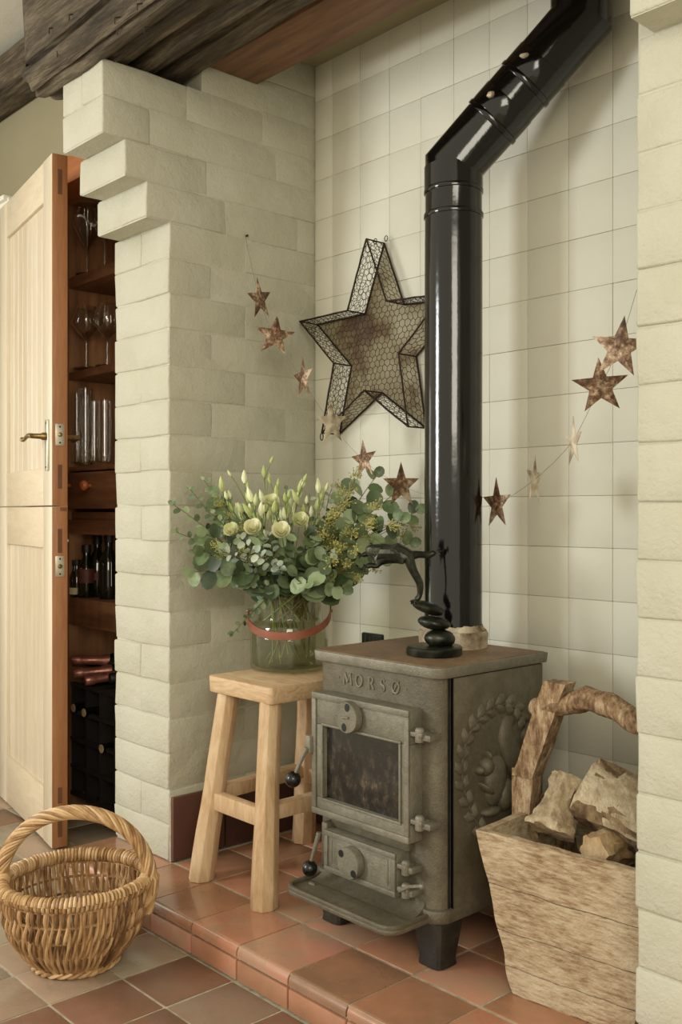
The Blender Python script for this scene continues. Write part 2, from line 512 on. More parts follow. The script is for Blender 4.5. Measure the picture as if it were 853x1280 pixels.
def lump_box(x, y, z, seed, jit=0.003, rad_=0.006):
    """a soft, uneven block centred on the origin, cheap"""
    bm = bmesh.new()
    bmesh.ops.create_cube(bm, size=1)
    bmesh.ops.subdivide_edges(bm, edges=bm.edges, cuts=3, use_grid_fill=True)
    h = Vector((x / 2, y / 2, z / 2))
    off = Vector((seed * 3.7, seed * 1.3, seed * 7.1))
    for v in bm.verts:
        p = Vector((0, 0, 0)); ne = 0
        for i in range(3):
            t = round(v.co[i] * 4)          # -2..2
            p[i] = (0, h[i] - rad_, h[i])[abs(t)] * (1 if t > 0 else -1)
            ne += abs(t) == 2
        q = Vector([max(-h[i] + rad_, min(h[i] - rad_, p[i])) for i in range(3)])
        d = p - q
        if ne > 1:
            p = q + d.normalized() * rad_
        p += noise.noise_vector(p * (16 if jit > .004 else 9) + off) * jit
        v.co = p
    me = bpy.data.meshes.new('lump')
    bm.to_mesh(me); bm.free()
    me.shade_smooth()
    return me


rnd = random.Random(7)

# ================================================================== THE SETTING
HZ = 0.072          # hearth level
BACK = 0.49
# ---- room floor
fl = struct(MB().box(-2.4, 3.0, -3.2, 0.7, -0.06, -0.0018).build('floor', M['grout']))
ftile = MB().box(-.0782, .0782, -.0782, .0782, -.012, 0).build('floor_tile', M['quarry'], None, bevel=0.003, seg=2)
fme = ftile.data
for v in fme.vertices:
    v.co.z -= 0.012
bpy.data.objects.remove(ftile)
fme2 = fme.copy(); fme2.materials.clear(); fme2.materials.append(M['quarry_grey'])
for i in range(-16, 8):
    for j in range(-6, 4):
        x = .339 + .160 * i + .08; y = -.328 + .160 * j + .08
        if y > -.168 and x > -.27:
            continue
        if x - (y + 1.371) * 2.6 < -2.5 and y < -.3 and x < -1.9:
            continue
        inst(fme2 if x < .36 - .05 * (j % 2) and rnd.random() < .85 else fme, 'floor_tile', fl, (x, y, rnd.uniform(-.0006, .0006)), (rnd.uniform(-.003, .003), rnd.uniform(-.003, .003), 0))

# ---- raised hearth
hearth = struct(MB().box(-.262, 1.9, -.160, .56, 0, HZ - .0018).build('hearth', M['grout']))
hearth['label'] = 'raised red quarry tile hearth with rounded nosing'
XL = [-.262] + [.184 + .163 * k for k in range(-2, 11)]
YL = [-.166, .006, .169, .332, .495]
tm = MB().box(-.0795, .0795, -.0795, .0795, -.014, 0).build('hearth_tile', M['quarry_hearth'], None, bevel=0.003)
tme = tm.data
for v in tme.vertices:
    v.co.z -= 0.014
bpy.data.objects.remove(tm)
# bullnose tile
prof = []
for k in range(7):
    a = PI + PI / 2 * k / 6
    prof.append((-.083 + .014 + .014 * math.cos(-a) if 0 else -.084 + .014 - .014 * math.cos(PI / 2 * k / 6), -.014 + .014 * math.sin(PI / 2 * k / 6)))
prof = [(-.084, -.022)] + prof + [(.0835, 0), (.0835, -.022)]
vs_, fs_ = [], []
for x in (-.0795, .0795):
    vs_ += [(x, y, z) for y, z in prof]
n_ = len(prof)
fs_ = [tuple(range(n_)), tuple(range(2 * n_ - 1, n_ - 1, -1))] + [(i, n_ + i, n_ + (i + 1) % n_, (i + 1) % n_) for i in range(n_)]
nose = MB().add(vs_, fs_).build('nosing_tile', M['nosing'], None, angle=50)
nme = nose.data
zmin = -.022
for v in nme.vertices:
    v.co.z += zmin
bpy.data.objects.remove(nose)
for i in range(len(XL) - 1):
    xm = (XL[i] + XL[i + 1]) / 2
    for j in range(4):
        ym = (YL[j] + YL[j + 1]) / 2
        if j > 0 and (xm < 0 or xm > 1.45):
            continue
        sx_ = (XL[i + 1] - XL[i]) / .163
        if j == 0:
            inst(nme, 'nosing_tile', hearth, (xm, ym - .003, HZ + rnd.uniform(-.0005, .0005)), None, (sx_, 1, 1))
        else:
            inst(tme, 'hearth_tile', hearth, (xm, ym, HZ + rnd.uniform(-.0006, .0006)), (rnd.uniform(-.004, .004), rnd.uniform(-.004, .004), 0))
rt = MB().box(-.0795, .0795, -.168, -.158, .0035, .0445).build('riser_tile', M['quarry_hearth'], None, bevel=.002)
rme = rt.data
bpy.data.objects.remove(rt)
for i in range(len(XL) - 1):
    xm = (XL[i] + XL[i + 1]) / 2
    inst(rme, 'riser_tile', hearth, (xm, -.163, .0035), None, ((XL[i + 1] - XL[i]) / .163, 1, 1))

# ---- alcove back wall, painted square tiles
wb = struct(MB().box(0, 1.32, .4905, .56, HZ, 2.25).build('wall_back', M['grout_paint']))
w1 = MB().box(-.0552, .0552, 0, .009, -.0560, .0560).build('tile', M['tile_paint'], None, bevel=.0008, seg=2)
wme = w1.data
for v in wme.vertices:
    v.co.z -= .0560; v.co.y -= 0.0045
bpy.data.objects.remove(w1)
for i in range(-7, 5):
    for j in range(-5, 13):
        x = .8547 + .1112 * i + .0556; z = .8727 + .1127 * j + .0563
        if z < .25 or z > 2.26:
            continue
        dx = rnd.uniform(-.0008, .0008)
        inst(wme, 'tile', wb, (x, .4945 + rnd.uniform(-.0006, .0006), z), (rnd.uniform(-.002, .002), 0, rnd.uniform(-.002, .002)))
i = -8
for j in range(-5, 13):
    z = .8727 + .1127 * j + .0563
    if .25 < z < 2.26:
        inst(wme, 'tile', wb, (.8547 + .1112 * -7 - .037, .4945, z), None, (.66, 1, 1))

# ---- brickwork: left pier and alcove side, right pier
CH = .0893
def frontY(i):
    return {18: -.065, 19: -.125}.get(i, 0.0 if i < 18 else -.185)
def leftX(i):
    return {18: -.25, 19: -.225}.get(i, -.267 if i < 18 else -.202)
wl = struct(MB().box(-.258, -.0008, .0032, .56, HZ, HZ + 18 * CH).box(-.24, -.0022, -.0625, .11, HZ + 18 * CH - .001, HZ + 19 * CH).box(-.215, -.0024, -.1225, .11, HZ + 19 * CH - .001, HZ + 20 * CH)
            .box(-.193, -.0026, -.1825, .105, HZ + 20 * CH - .001, HZ + 21.9 * CH).box(-.193, -.0015, .1, .56, HZ + 18 * CH, 2.25).build('wall_left', M['brick_paint']))
variants = {}
def brick(parent, x0, x1, y0, y1, i, m, gap=.0004, side=False):
    lx, ly = round(x1 - x0 - gap, 3), round(y1 - y0 - gap, 3)
    key = (lx, ly, rnd.randrange(3), side)
    if key not in variants:
        me = lump_box(lx, ly, CH - .0015, len(variants) + 1, jit=.0022 if side else .0040, rad_=.0014 if side else .0046)
        me.materials.append(m)
        variants[key] = me
    z = HZ + CH * (i + .5)
    inst(variants[key], 'brick', parent, ((x0 + x1) / 2 + rnd.uniform(-.0012, .0012), (y0 + y1) / 2 + rnd.uniform(-.0015, .0015), z),
         (rnd.uniform(-.004, .004), rnd.uniform(-.004, .004), rnd.uniform(-.006, .006)))
for i in range(24):
    f, l = frontY(i), leftX(i)
    if i < 22:
        if i % 4 != 1 and i % 7 != 4:
            brick(wl, l, 0, f, f + (.13 if i % 2 == 0 else .24), i, M['brick_paint'])
            y = f + (.13 if i % 2 == 0 else .24)
        else:
            c = l / 2
            brick(wl, l, c, f, f + .24, i, M['brick_paint']); brick(wl, c, 0, f, f + .24, i, M['brick_paint'])
            y = f + .24
    else:
        y = .1
    while y < .49:
        y2 = min(y + (.245 if i % 3 == 0 else .40), .50)
        if .50 - y2 < .06:
            y2 = .50
        brick(wl, -.12, 0, y, y2, i, M['brick_paint'], side=True)
        y = y2
wr = struct(MB().box(1.315, 2.0, .0032, .56, 0, 2.25).box(1.342, 2.0, -.0625, .01, HZ + 18 * CH - .001, HZ + 19 * CH).box(1.342, 2.0, -.1225, .01, HZ + 19 * CH - .001, HZ + 22 * CH).build('wall_right', M['brick_paint']))
for i in range(-1, 22):
    f = frontY(i); x = 1.312 + (.026 if i >= 18 else 0)
    k = 0
    xs = [x, x + .24, x + .48, x + .72] if i % 2 == 0 else [x, x + .125, x + .365, x + .6]
    for a, b in zip(xs, xs[1:]):
        brick(wr, a, b, f, f + .12, i, M['brick_paint'])

# ---- rear wall left of the pier, with the larder opening; ceiling
rw = struct(MB().box(-2.4, -.94, .12, .20, 0, 2.5).box(-.94, -.1, .12, .20, 2.02, 2.5).box(-.1, 2.0, .56, .6, 0, 2.5).build('wall_rear', M['wall_paint']))
struct(MB().box(-1.40, -1.30, -.35, .12, 0, 2.5).build('wall_side', M['wall_paint']))
struct(MB().box(-2.4, 3.0, -1.0, .7, 2.47, 2.53).build('ceiling', M['ceiling_paint']))
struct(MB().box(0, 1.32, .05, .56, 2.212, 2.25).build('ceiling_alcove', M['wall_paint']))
struct(MB().box(-1.30, -1.128, .085, .12, 1.975, 2.022).box(-1.30, -1.135, .07, .12, 2.012, 2.03).build('trim_1', M['white_gloss'], bevel=.003))
struct(MB().box(-1.30, -1.115, .09, .12, 1.85, 1.975).build('trim_2', M['frame_wood'], bevel=.002))
df = MB().box(-.94, -.2, .07, .20, 1.955, 2.04).box(-.94, -.88, .07, .13, 0, 1.955).box(-.30, -.25, .07, .13, 0.0, 1.955).build('trim_3', M['frame_wood'], bevel=.003)
struct(df)
# beam running across the room behind the pier
struct(MB().box(-2.4, -.2, .0, .12, 2.325, 2.44).build('beam_rear', M['old_oak'], bevel=.015, jitter=.008, jscale=9))

# ---- skirting tiles
bl = struct(MB().box(.0, .006, .002, .49, HZ, .233).build('baseboard_left', M['grout']))
bl['kind'] = 'structure'
sk = MB().box(0, .012, -.0795, .0795, 0, .161).build('tile', M['skirt_tile'], None, bevel=.003)
sme = sk.data
bpy.data.objects.remove(sk)
for y in (.083, .246, .409):
    inst(sme, 'tile', bl, (.0085, y, HZ + .001))
bb = struct(MB().box(.012, 1.31, .484, .4995, HZ, .233).build('baseboard_back', M['grout']))
for k in range(8):
    inst(sme, 'tile', bb, (.095 + .163 * k, .4795, HZ + .001), (0, 0, PI / 2))

# ---- great weathered beam over the alcove
P = [(-.235, 2.475), (-.242, 2.30), (-.238, 2.125), (-.243, 2.112), (-.228, 2.104), (-.236, 2.096), (-.247, 2.082), (-.247, 2.066), (-.238, 2.050), (-.222, 2.040),
     (-.214, 2.046), (-.208, 2.032), (-.190, 2.028), (-.168, 2.040), (-.160, 2.056), (-.150, 2.040), (-.125, 2.044), (-.104, 2.050), (-.094, 2.078), (-.080, 2.084),
     (-.070, 2.056), (-.045, 2.052), (-.02, 2.058), (-.004, 2.070), (.004, 2.094), (.014, 2.098), (.022, 2.076), (.05, 2.070), (.078, 2.074), (.10, 2.086), (.112, 2.12), (.115, 2.475)]
vs_, fs_ = [], []
NX = 90
for i in range(NX + 1):
    x = -.345 + (2.0 + .345) * (i / NX) ** 1.15
    e = max(0.0, 1 - (x + .345) / .07)
    for j, (y, z) in enumerate(P):
        p = Vector((x * 2.2, y * 30, z * 30))
        d = noise.noise(p + Vector((5, 0, 0))) * .013 + noise.noise(p * 2.7) * .007 + noise.noise(Vector((x * 9, y * 90, z * 60))) * .004
        if 0 < j < len(P) - 1:
            zz = z + d + (.03 * e * e if j > 2 else 0) + .012 * math.sin(x * 3.1)
            yy = y + d * .6 + .02 * e * e * (1 if j < 12 else -.2)
        else:
            yy, zz = y, z
        xx = x + (noise.noise(Vector((y * 25, z * 25, 3))) * .02 if i == 0 else 0)
        vs_.append((xx, yy, zz))
n_ = len(P)
for i in range(NX):
    for j in range(n_ - 1):
        fs_.append((i * n_ + j, i * n_ + j + 1, (i + 1) * n_ + j + 1, (i + 1) * n_ + j))
fs_.append(tuple(range(n_ - 1, -1, -1)))
beam = struct(MB().add(vs_, fs_).build('beam_front', M['old_oak'], angle=60))
beam['label'] = 'heavy weathered oak beam over the alcove'
for (px, py) in ((148, 38), (118, 24), (88, 20), (182, 36), (63, 37), (145, 24), (173, 7), (73, 66)):
    a = atY(px, py, -.246)
    MB().tube([a + Vector((0, .01, .008)), a + Vector((0, -.003, .002)), a + Vector((.002, -.004, -.012))], .0016, 5).build('nail', M['iron_dark'], beam)
struct(MB().box(0.002, 2.0, .118, .278, 2.103, 2.145).build('beam_lintel', M['lintel_wood'], bevel=.002))

# ================================================================== STABLE DOOR
DO = Vector((-.463, -.0852, 0))
dd = Vector((-.983, .184, 0)).normalized()
dn = Vector((-.184, -.983, 0)).normalized()      # outer face direction
DT = Matrix(((dd.x, -dn.x, 0, DO.x), (dd.y, -dn.y, 0, DO.y), (0, 0, 1, 0), (0, 0, 0, 1)))
# local: s along the leaf from its free edge, d into the thickness, z up
THK = .044
def leaf(name, z0, z1, rails, label):
    t = thing(name, (DO.x + dd.x * .3, DO.y + dd.y * .3, z0), label, 'door', 'halves of the stable door')
    b, tp = rails
    MB(DT).box(0, .089, 0, THK, z0, z1).build('stile', M['oak_face'], t, bevel=.002)
    MB(DT).box(.524, .614, 0, THK, z0, z1).build('stile', M['oak_face'], t, bevel=.002)
    for a, c in ((z0, z0 + b), (z1 - tp, z1)):
        MB(DT).box(.089, .524, .0015, THK - .001, a, c).build('rail', M['oak_rail'], t, bevel=.002)
    n = 8
    wd = (.524 - .089) / n
    for k in range(n):
        MB(DT).box(.089 + wd * k + .002, .089 + wd * (k + 1) - .002, .011, THK - .012, z0 + b, z1 - tp).build('plank', M['oak_face'], t, bevel=.0015, seg=1)
    MB(DT).box(-.0012, .004, .0004, THK - .0004, z0 + .001, z1 - .001).build('edge_board', M['oak_edge'], t, bevel=.0008, label='orange-brown edge of the leaf')
    return t
up = leaf('stable_door', .968, 1.955, (.108, .115), 'upper leaf of the oak stable door, with the lever handle')
lo = leaf('stable_door', .008, .965, (.15, .118), 'lower leaf of the oak stable door, reaching down to the floor tiles')
MB(DT).box(-.0012, THK * .55, .0225, THK - .0004, .952, .969).build('rebate_lip', M['oak_edge'], up)

def zdoor(y):
    return atX(75, y, -.46).z
for t, lst in ((up, ((212, 243), (581, 611))), (lo, ((661, 691), (1004, 1022) if 0 else (984, 1004), (1024, 1046)))):
    for a, b in lst:
        MB(DT).box(-.0022, .002, .016, .028, zdoor(b), zdoor(a)).build('tenon', M['tenon'], t)
for t, (a, b) in ((up, (530, 557)), (lo, (695, 721))):
    za, zb = zdoor(b), zdoor(a)
    pl = MB(DT).box(-.0030, .002, .009, .035, za, zb).build('lock_plate', M['steel'], t, bevel=.0006, label='steel lock plate')
    zc = (za + zb) / 2
    MB(DT).lathe([(.0065, 0), (.0065, .0045), (.003, .0065)], (-.0005, .022, zc), 12, axis=(-1, 0, 0)).build('latch', M['brass'], pl)
    for q in (za + .008, zb - .008):
        MB(DT).lathe([(.003, 0), (.0025, .0012)], (-.0028, .022, q), 8, axis=(-1, 0, 0)).build('screw', M['iron_dark'], pl)
# lever handle on its long plate
hz0, hz1 = zdoor(588), zdoor(524)
bp = MB(DT).box(.026, .052, -.006, .001, hz0, hz1).build('backplate', M['steel'], up, bevel=.002, label='long pale metal handle plate')
for q in (hz0 + .01, hz1 - .01):
    MB(DT).lathe([(.003, 0), (.0025, .0015)], (.039, -.006, q), 8, axis=(0, -1, 0)).build('screw', M['iron_dark'], bp)
hz = zdoor(545)
ln = MB(DT).lathe([(.011, 0), (.011, .012), (.008, .016), (.007, .045)], (.039, -.004, hz), 14, axis=(0, -1, 0)).build('handle_neck', M['brass'], up)
MB(DT).tube([(.036, -.045, hz), (.055, -.048, hz + .002), (.08, -.046, hz + .003), (.105, -.045, hz - .001), (.125, -.046, hz - .006), (.138, -.047, hz - .004)],
            [.0075, .007, .006, .0055, .006, .007], 10).build('lever', M['brass'], up)
MB(DT).tube([(.039, THK, hz), (.039, THK + .045, hz), (.05, THK + .05, hz), (.12, THK + .05, hz - .004)], [.009, .007, .0065, .007], 8).build('inner_lever', M['brass'], up)
MB(DT).lathe([(.006, 0), (.006, .004)], (.01, THK, zdoor(676)), 10, axis=(0, 1, 0)).build('hook_eye', M['steel'], lo)

# ================================================================== LARDER behind the door
LY = .17
def lz(y): return .95 + (640 - y) * .002528
ld = thing('larder_cupboard', (-.55, .3, 0), 'dark stained larder cupboard with shelves, seen through the gap beside the stable door', 'cupboard')
MB().box(-.90, -.86, LY, .52, 0, 1.98).build('side_panel', M['dark_panel'], ld)
MB().box(-.30, -.27, LY, .52, 0, 1.98).build('side_panel', M['dark_panel'], ld)
MB().box(-.90, -.27, .50, .52, 0, 1.98).build('back_panel', M['dark_panel'], ld)
MB().box(-.90, -.27, LY, .52, 1.95, 1.98).build('top_panel', M['dark_panel'], ld)
for a, b in ((352, 338), (470, 460), (588, 582)):
    MB().box(-.86, -.30, LY, .50, lz(a), lz(b)).build('shelf', M['dark_wood'], ld, bevel=.002)
MB().box(-.86, -.30, LY + .01, .50, lz(650), lz(640)).build('shelf', M['dark_wood'], ld, bevel=.002)
MB().box(-.86, -.30, LY, LY + .02, lz(668), lz(650)).build('rail', M['dark_wood'], ld)
MB().box(-.86, -.30, LY, .50, lz(785), lz(750)).build('base_shelf', M['dark_wood'], ld, bevel=.002)
dr = MB().box(-.855, -.305, LY - .012, .46, lz(636), lz(590)).build('drawer', M['dark_wood'], ld, bevel=.003)
for px in (113, 88):
    c = atY(px, 607, LY - .012)
    MB().lathe([(.006, 0), (.006, .010), (.015, .016), (.017, .024), (.012, .031), (.003, .033)], c, 16, axis=(0, -1, 0)).build('knob', M['knob_wood'], dr, label='turned light wood knob')
# wine rack
rk = thing('wine_rack', (-.58, .33, 0), 'dark wine rack of square cells at the foot of the larder', 'wine rack')
for k in range(7):
    x = -.855 + .0915 * k
    MB().box(x - .006, x + .006, LY + .01, .46, .03, lz(862)).build('upright', M['rack'], rk)
for k in range(5):
    z = .035 + .0885 * k
    MB().box(-.86, -.302, LY + .006, LY + .022, z - .006, z + .006).box(-.86, -.302, .42, .44, z - .006, z + .006).build('crossbar', M['rack'], rk)
# stemware
def glass(px, py_top, py_bowl, py_base, rad, label, nme='wine_glass', y=.25, grp='glasses in the larder', kind='wine'):
    c = atY(px, py_base, y)
    s = (y - CAM.y) / ray(px).y / FPX
    H = (py_base - py_top) * s; B = (py_base - py_bowl) * s
    if kind == 'wine':
        prof = [(rad * .85, 0), (rad * .8, .003), (.004, .008), (.0035, B - .008), (.006, B), (rad * .62, B + (H - B) * .22), (rad, B + (H - B) * .45), (rad * .86, B + (H - B) * .75), (rad * .66, H)]
    else:
        prof = [(rad * .9, 0), (rad * .95, .004), (rad * .95, H * .1), (rad, H)]
    t = thing(nme, c, label, 'glass', grp)
    MB().lathe(prof[:4] if kind == 'wine' else prof[:3], c, 20, cap1=False).build('stem' if kind == 'wine' else 'base', M['wine_glass'], t, angle=60)
    MB().lathe(prof[3:] if kind == 'wine' else prof[2:], c, 20, cap0=False, cap1=False).build('bowl', M['wine_glass'], t, angle=60)
    return t
glass(109, 252, 312, 344, .045, 'tall diamond-bowled wine glass on the top larder shelf, beside the door edge', y=.212)
glass(131, 268, 303, 337, .032, 'slim wine glass on the top larder shelf, half hidden by the white pier', y=.24)
glass(108, 384, 425, 461, .050, 'big round wine glass on the second larder shelf, beside the door edge', y=.215)
glass(134, 380, 424, 458, .046, 'big round wine glass on the second larder shelf, against the white pier', y=.24)
for px, yt, yb, r, lb in ((96, 492, 578, .020, 'tall straight tumbler nearest the door edge on the third larder shelf'),
                          (107, 486, 580, .024, 'tall straight tumbler second from the door edge on the third larder shelf'),
                          (118, 502, 577, .018, 'narrow straight tumbler, third from the door edge on the larder shelf above the drawer'),
                          (131, 500, 578, .024, 'tall straight tumbler nearest the white pier on the third larder shelf')):
    glass(px, yt, yb, yb, r, lb, 'tumbler', y={96: .192, 107: .212, 118: .24, 131: .225}[px], kind='tumbler')
# bottles
def bottle(px, yb, h, r, label, y, lab, foilm='black', labm='label'):
    c = atY(px, yb, y); c.z = lz(750)
    t = thing('bottle', c, label, 'bottle', 'bottles on the larder base shelf')
    MB().lathe([(r * .9, 0), (r, .006), (r, h * .55), (r * .8, h * .64), (.013, h * .76), (.013, h * .97), (.015, h * .975), (.015, h)], c, 20).build('glass_body', M['bottle_glass'], t, angle=50)
    MB().lathe([(r + .0006, h * lab[0]), (r + .0006, h * lab[1])], c, 20, cap0=False, cap1=False).build('paper_label', M[labm], t)
    MB().lathe([(.0155, h * .86), (.0155, h + .001), (.003, h + .002)], c, 14, cap0=False).build('cap', M[foilm], t)
bottle(96, 747, .12, .024, 'short bottle with a cream label beside the door edge', .195, (.08, .26))
bottle(108, 745, .17, .029, 'dark bottle with a dark red label behind the short one', .212, (.28, .55), 'black', 'label_dark')
bottle(122, 750, .20, .032, 'dark wine bottle with its label turned away, in the middle of the larder row', .25, (.28, .4), 'black', 'label_dark')
bottle(136, 752, .21, .032, 'dark wine bottle nearest the white pier', .24, (.2, .3), 'black', 'bottle_glass')
def lying(p0, d, L, r, m, label, name='champagne_bottle'):
    d = Vector(d).normalized()
    t = thing(name, p0, label, 'bottle', 'bottles lying in and on the wine rack')
    MB().lathe([(.004, -.001), (.014, .0), (.0165, .004), (.0165, .03), (.0145, .034), (.015, .08), (.022, .12)], p0, 16, axis=d).build('foil', m, t, angle=50)
    MB().lathe([(.0225, .12), (.036, .165), (r, .19), (r, L), (r * .6, L + .005)], p0, 16, axis=d).build('glass_body', M['bottle_glass'], t, angle=50)
    return t
RZ = lz(862) + .004
for px, yy, dr_, lb in ((106, 851, (.30, 1, .10), 'pink-foiled bottle lying on the rack top with its neck towards the room'),
                        (92, 842, (.5, 1, .05), 'pink-foiled bottle lying on the rack top beside the door edge'),
                        (137, 848, (.2, 1, .0), 'small dark bottle neck beside the white pier on the rack top')):
    p = atY(px, yy, .15 if px != 137 else .17)
    lying(p, dr_, .30, .042, M['foil'] if px != 137 else M['black'], lb)
lying(atY(90, 825, .16), (.6, 1, -.05), .28, .040, M['foil'], 'pink-foiled bottle stacked topmost on the rack beside the door edge')
lying(atY(108, 826, .22), (1, .5, -.02), .26, .040, M['black'], 'dark bottle lying across the top of the rack')
for px, yy in ((92, 885), (105, 891), (127, 936)):
    p = atY(px, yy, .168)
    t = thing('wine_bottle', p, {92: 'wine bottle in the upper rack row beside the door edge', 105: 'wine bottle in the upper rack row, second from the door edge', 127: 'lone wine bottle in the second rack row, near the white pier'}[px],
              'bottle', 'bottles lying in and on the wine rack')
    MB().lathe([(.013, -.002), (.0135, .001)], p, 14, axis=(0, 1, 0)).build('cork', M['cork'], t)
    MB().lathe([(.015, .0), (.015, .08), (.034, .12), (.036, .24)], p, 14, axis=(0, 1, 0)).build('glass_body', M['bottle_glass'], t)

# ================================================================== STOOL
SZ = .556
st = thing('wooden_stool', (.26, .17, HZ), 'pale rough elm stool with splayed legs carrying the vase', 'stool')
bm_ = MB()
n1, n2 = 10, 10
x0, x1, y0, y1 = .143, .386, .020, .332
vs_, fs_ = [], []
out = rrect(x0, x1, y0, y1, .012, 4)
MB().prism(out, SZ - .040, SZ, grow=.002).build('seat', M['seat_wood'], st, bevel=.005, seg=2, jitter=.0015, jscale=14)
def leg(top, bot, r=.0315):
    top, bot = Vector(top), Vector(bot)
    d = (bot - top)
    pts, rs = [], []
    for k in range(9):
        t = k / 8
        p = top + d * t + Vector((noise.noise(Vector((t * 3, top.x * 9, 1))), noise.noise(Vector((t * 3, top.y * 9, 5))), 0)) * .004
        pts.append(p); rs.append(r * (.84 + .18 * t + .03 * math.sin(t * 7 + top.x * 40)))
    b = MB()
    # eight-sided hewn post, square-ish
    b.tube(pts, rs, 8, flat=.93)
    zc = HZ
    vv = b.v
    for p in vv:
        if p.z < zc + .001: p.z = zc + .0005
    for k in range(len(vv) - 8, len(vv)):
        vv[k].z = zc + .0005
    return b
LEGS = {'a': ((.185, .052, SZ - .035), (.152, -.008, HZ)), 'b': ((.352, .048, SZ - .035), (.392, -.006, HZ)),
        'c': ((.185, .300, SZ - .035), (.108, .352, HZ)), 'd': ((.350, .300, SZ - .035), (.395, .352, HZ))}
for k, (t_, b_) in LEGS.items():
    leg(t_, b_).build('leg', M['stool_wood'], st, angle=28, bevel=.0015)
def lp(k, z):
    a, b = Vector(LEGS[k][0]), Vector(LEGS[k][1])
    return a + (b - a) * ((a.z - z) / (a.z - b.z))
def railb(k1, k2, z, w, h, name='rail'):
    a, b = lp(k1, z), lp(k2, z)
    d = (b - a).normalized(); n_ = Vector((-d.y, d.x, 0))
    vs_ = []
    for p in (a, b):
        for (u, v) in ((-w / 2, -h / 2), (w / 2, -h / 2), (w / 2, h / 2), (-w / 2, h / 2)):
            vs_.append(p + n_ * u + Vector((0, 0, v)))
    MB().add(vs_, [(0, 1, 2, 3), (7, 6, 5, 4), (0, 4, 5, 1), (1, 5, 6, 2), (2, 6, 7, 3), (3, 7, 4, 0)]).build(name, M['stool_wood'], st, bevel=.004)
railb('a', 'b', .262, .026, .042)
railb('c', 'd', .262, .026, .040)
railb('a', 'c', .275, .034, .034)
railb('b', 'd', .275, .034, .034)

# ================================================================== VASE
VC = Vector((.212, .218, SZ))
VR = .098
vase = thing('glass_vase', VC, 'clear glass vase of water with a tan leather strap, standing on the stool', 'vase')
pr = [(.02, .004), (VR - .012, .003), (VR - .002, .007), (VR, .016), (VR, .112), (VR - .004, .119), (VR - .016, .126), (VR - .017, .135), (VR - .014, .180), (VR - .012, .187)]
MB().lathe(pr, VC, 48, cap1=False).build('glass_wall', M['vase_glass'], vase, angle=50)
inner = [(VR - .0155, .187), (VR - .0175, .180), (VR - .0205, .135), (VR - .019, .126), (VR - .007, .117), (VR - .004, .110), (VR - .004, .018), (VR - .014, .012), (.02, .012)]
MB().lathe([(VR - .012, .187), (VR - .0138, .1885), (VR - .0155, .187)] + inner[1:], VC, 48, cap0=False, cap1=True).build('inner_wall', M['vase_glass'], vase, angle=50)
WL = .088
MB().lathe([(.005, .0125), (VR - .0145, .0125), (VR - .0045, .0185), (VR - .0045, WL), (.004, WL - .0008)], VC, 40).build('water', M['water'], vase, angle=50)
# strap: band hanging in a loop over the front
fwd = -FW; side = RT
bs_v, bs_f = [], []
nS = 44
for k in range(nS + 1):
    a = -.12 + (PI + .24) * k / nS
    rr = VR + .004 + .004 * math.sin(a)
    d = side * -math.cos(a) + fwd * math.sin(a)
    zc = .142 - .052 * max(0, math.sin(a)) ** .8
    if k < nS / 2:
        pass
    zc += .012 * (k / nS)
    for (u, v) in ((0, -.0095), (.003, -.0095), (.003, .0095), (0, .0095)):
        bs_v.append(VC + d * (rr + u) + Vector((0, 0, zc + v)))
for k in range(nS):
    for q in range(4):
        q2 = (q + 1) % 4
        bs_f.append((k * 4 + q, k * 4 + q2, k * 4 + 4 + q2, k * 4 + 4 + q))
bs_f += [(3, 2, 1, 0), tuple(nS * 4 + q for q in range(4))]
strap = MB().add(bs_v, bs_f).build('leather_strap', M['leather'], vase, label='tan leather strap', angle=35)
for a in (-.08, PI + .08):
    d = side * -math.cos(a) + fwd * math.sin(a)
    MB().lathe([(.005, 0), (.004, .003)], VC + d * (VR + .007) + Vector((0, 0, .146)), 10, axis=d).build('rivet', M['brass'], strap)

# ================================================================== BOUQUET
def leafmesh(name, ln_, wd, m, n=10, cup=.25, point=1.0):
    vs_ = [(0, 0, 0), (0, ln_ * .5, cup * wd * -.25)]
    for k in range(n):
        a = 2 * PI * k / n - PI / 2
        y = ln_ * .5 + ln_ * .5 * math.sin(a)
        x = wd * .5 * math.cos(a) * (1 - (point - 1) * max(0, math.sin(a)))
        vs_.append((x, y, cup * wd * .25 * (abs(math.cos(a))) + (-.12 * ln_ * max(0, math.sin(a)))))
    fs_ = [(1, 2 + k, 2 + (k + 1) % n) for k in range(n)]
    me = bpy.data.meshes.new(name)
    me.from_pydata(vs_, [], fs_); me.materials.append(m); me.shade_smooth()
    return me
L_round = leafmesh('leaf', .045, .040, M['leaf'])
L_roundd = leafmesh('leaf', .044, .036, M['leaf_dark'])
L_small = leafmesh('leaf', .019, .016, M['leaf'], 8)
L_smalld = leafmesh('leaf', .021, .016, M['leaf_dark'], 8)
L_grey = leafmesh('leaf', .024, .018, M['leaf_grey'], 8, .4)
L_long = leafmesh('leaf', .052, .024, M['leaf'], 10, .3, 1.5)
def budmesh(name, L, r, m):
    me = MB().lathe([(r * .35, 0), (r * .9, L * .22), (r, L * .42), (r * .62, L * .75), (r * .12, L)], (0, 0, 0), 8).build(name, m)
    d = me.data; bpy.data.objects.remove(me)
    return d
BUD = budmesh('bud', .034, .0072, M['bud'])
BUDS = budmesh('bud', .022, .005, M['bud'])
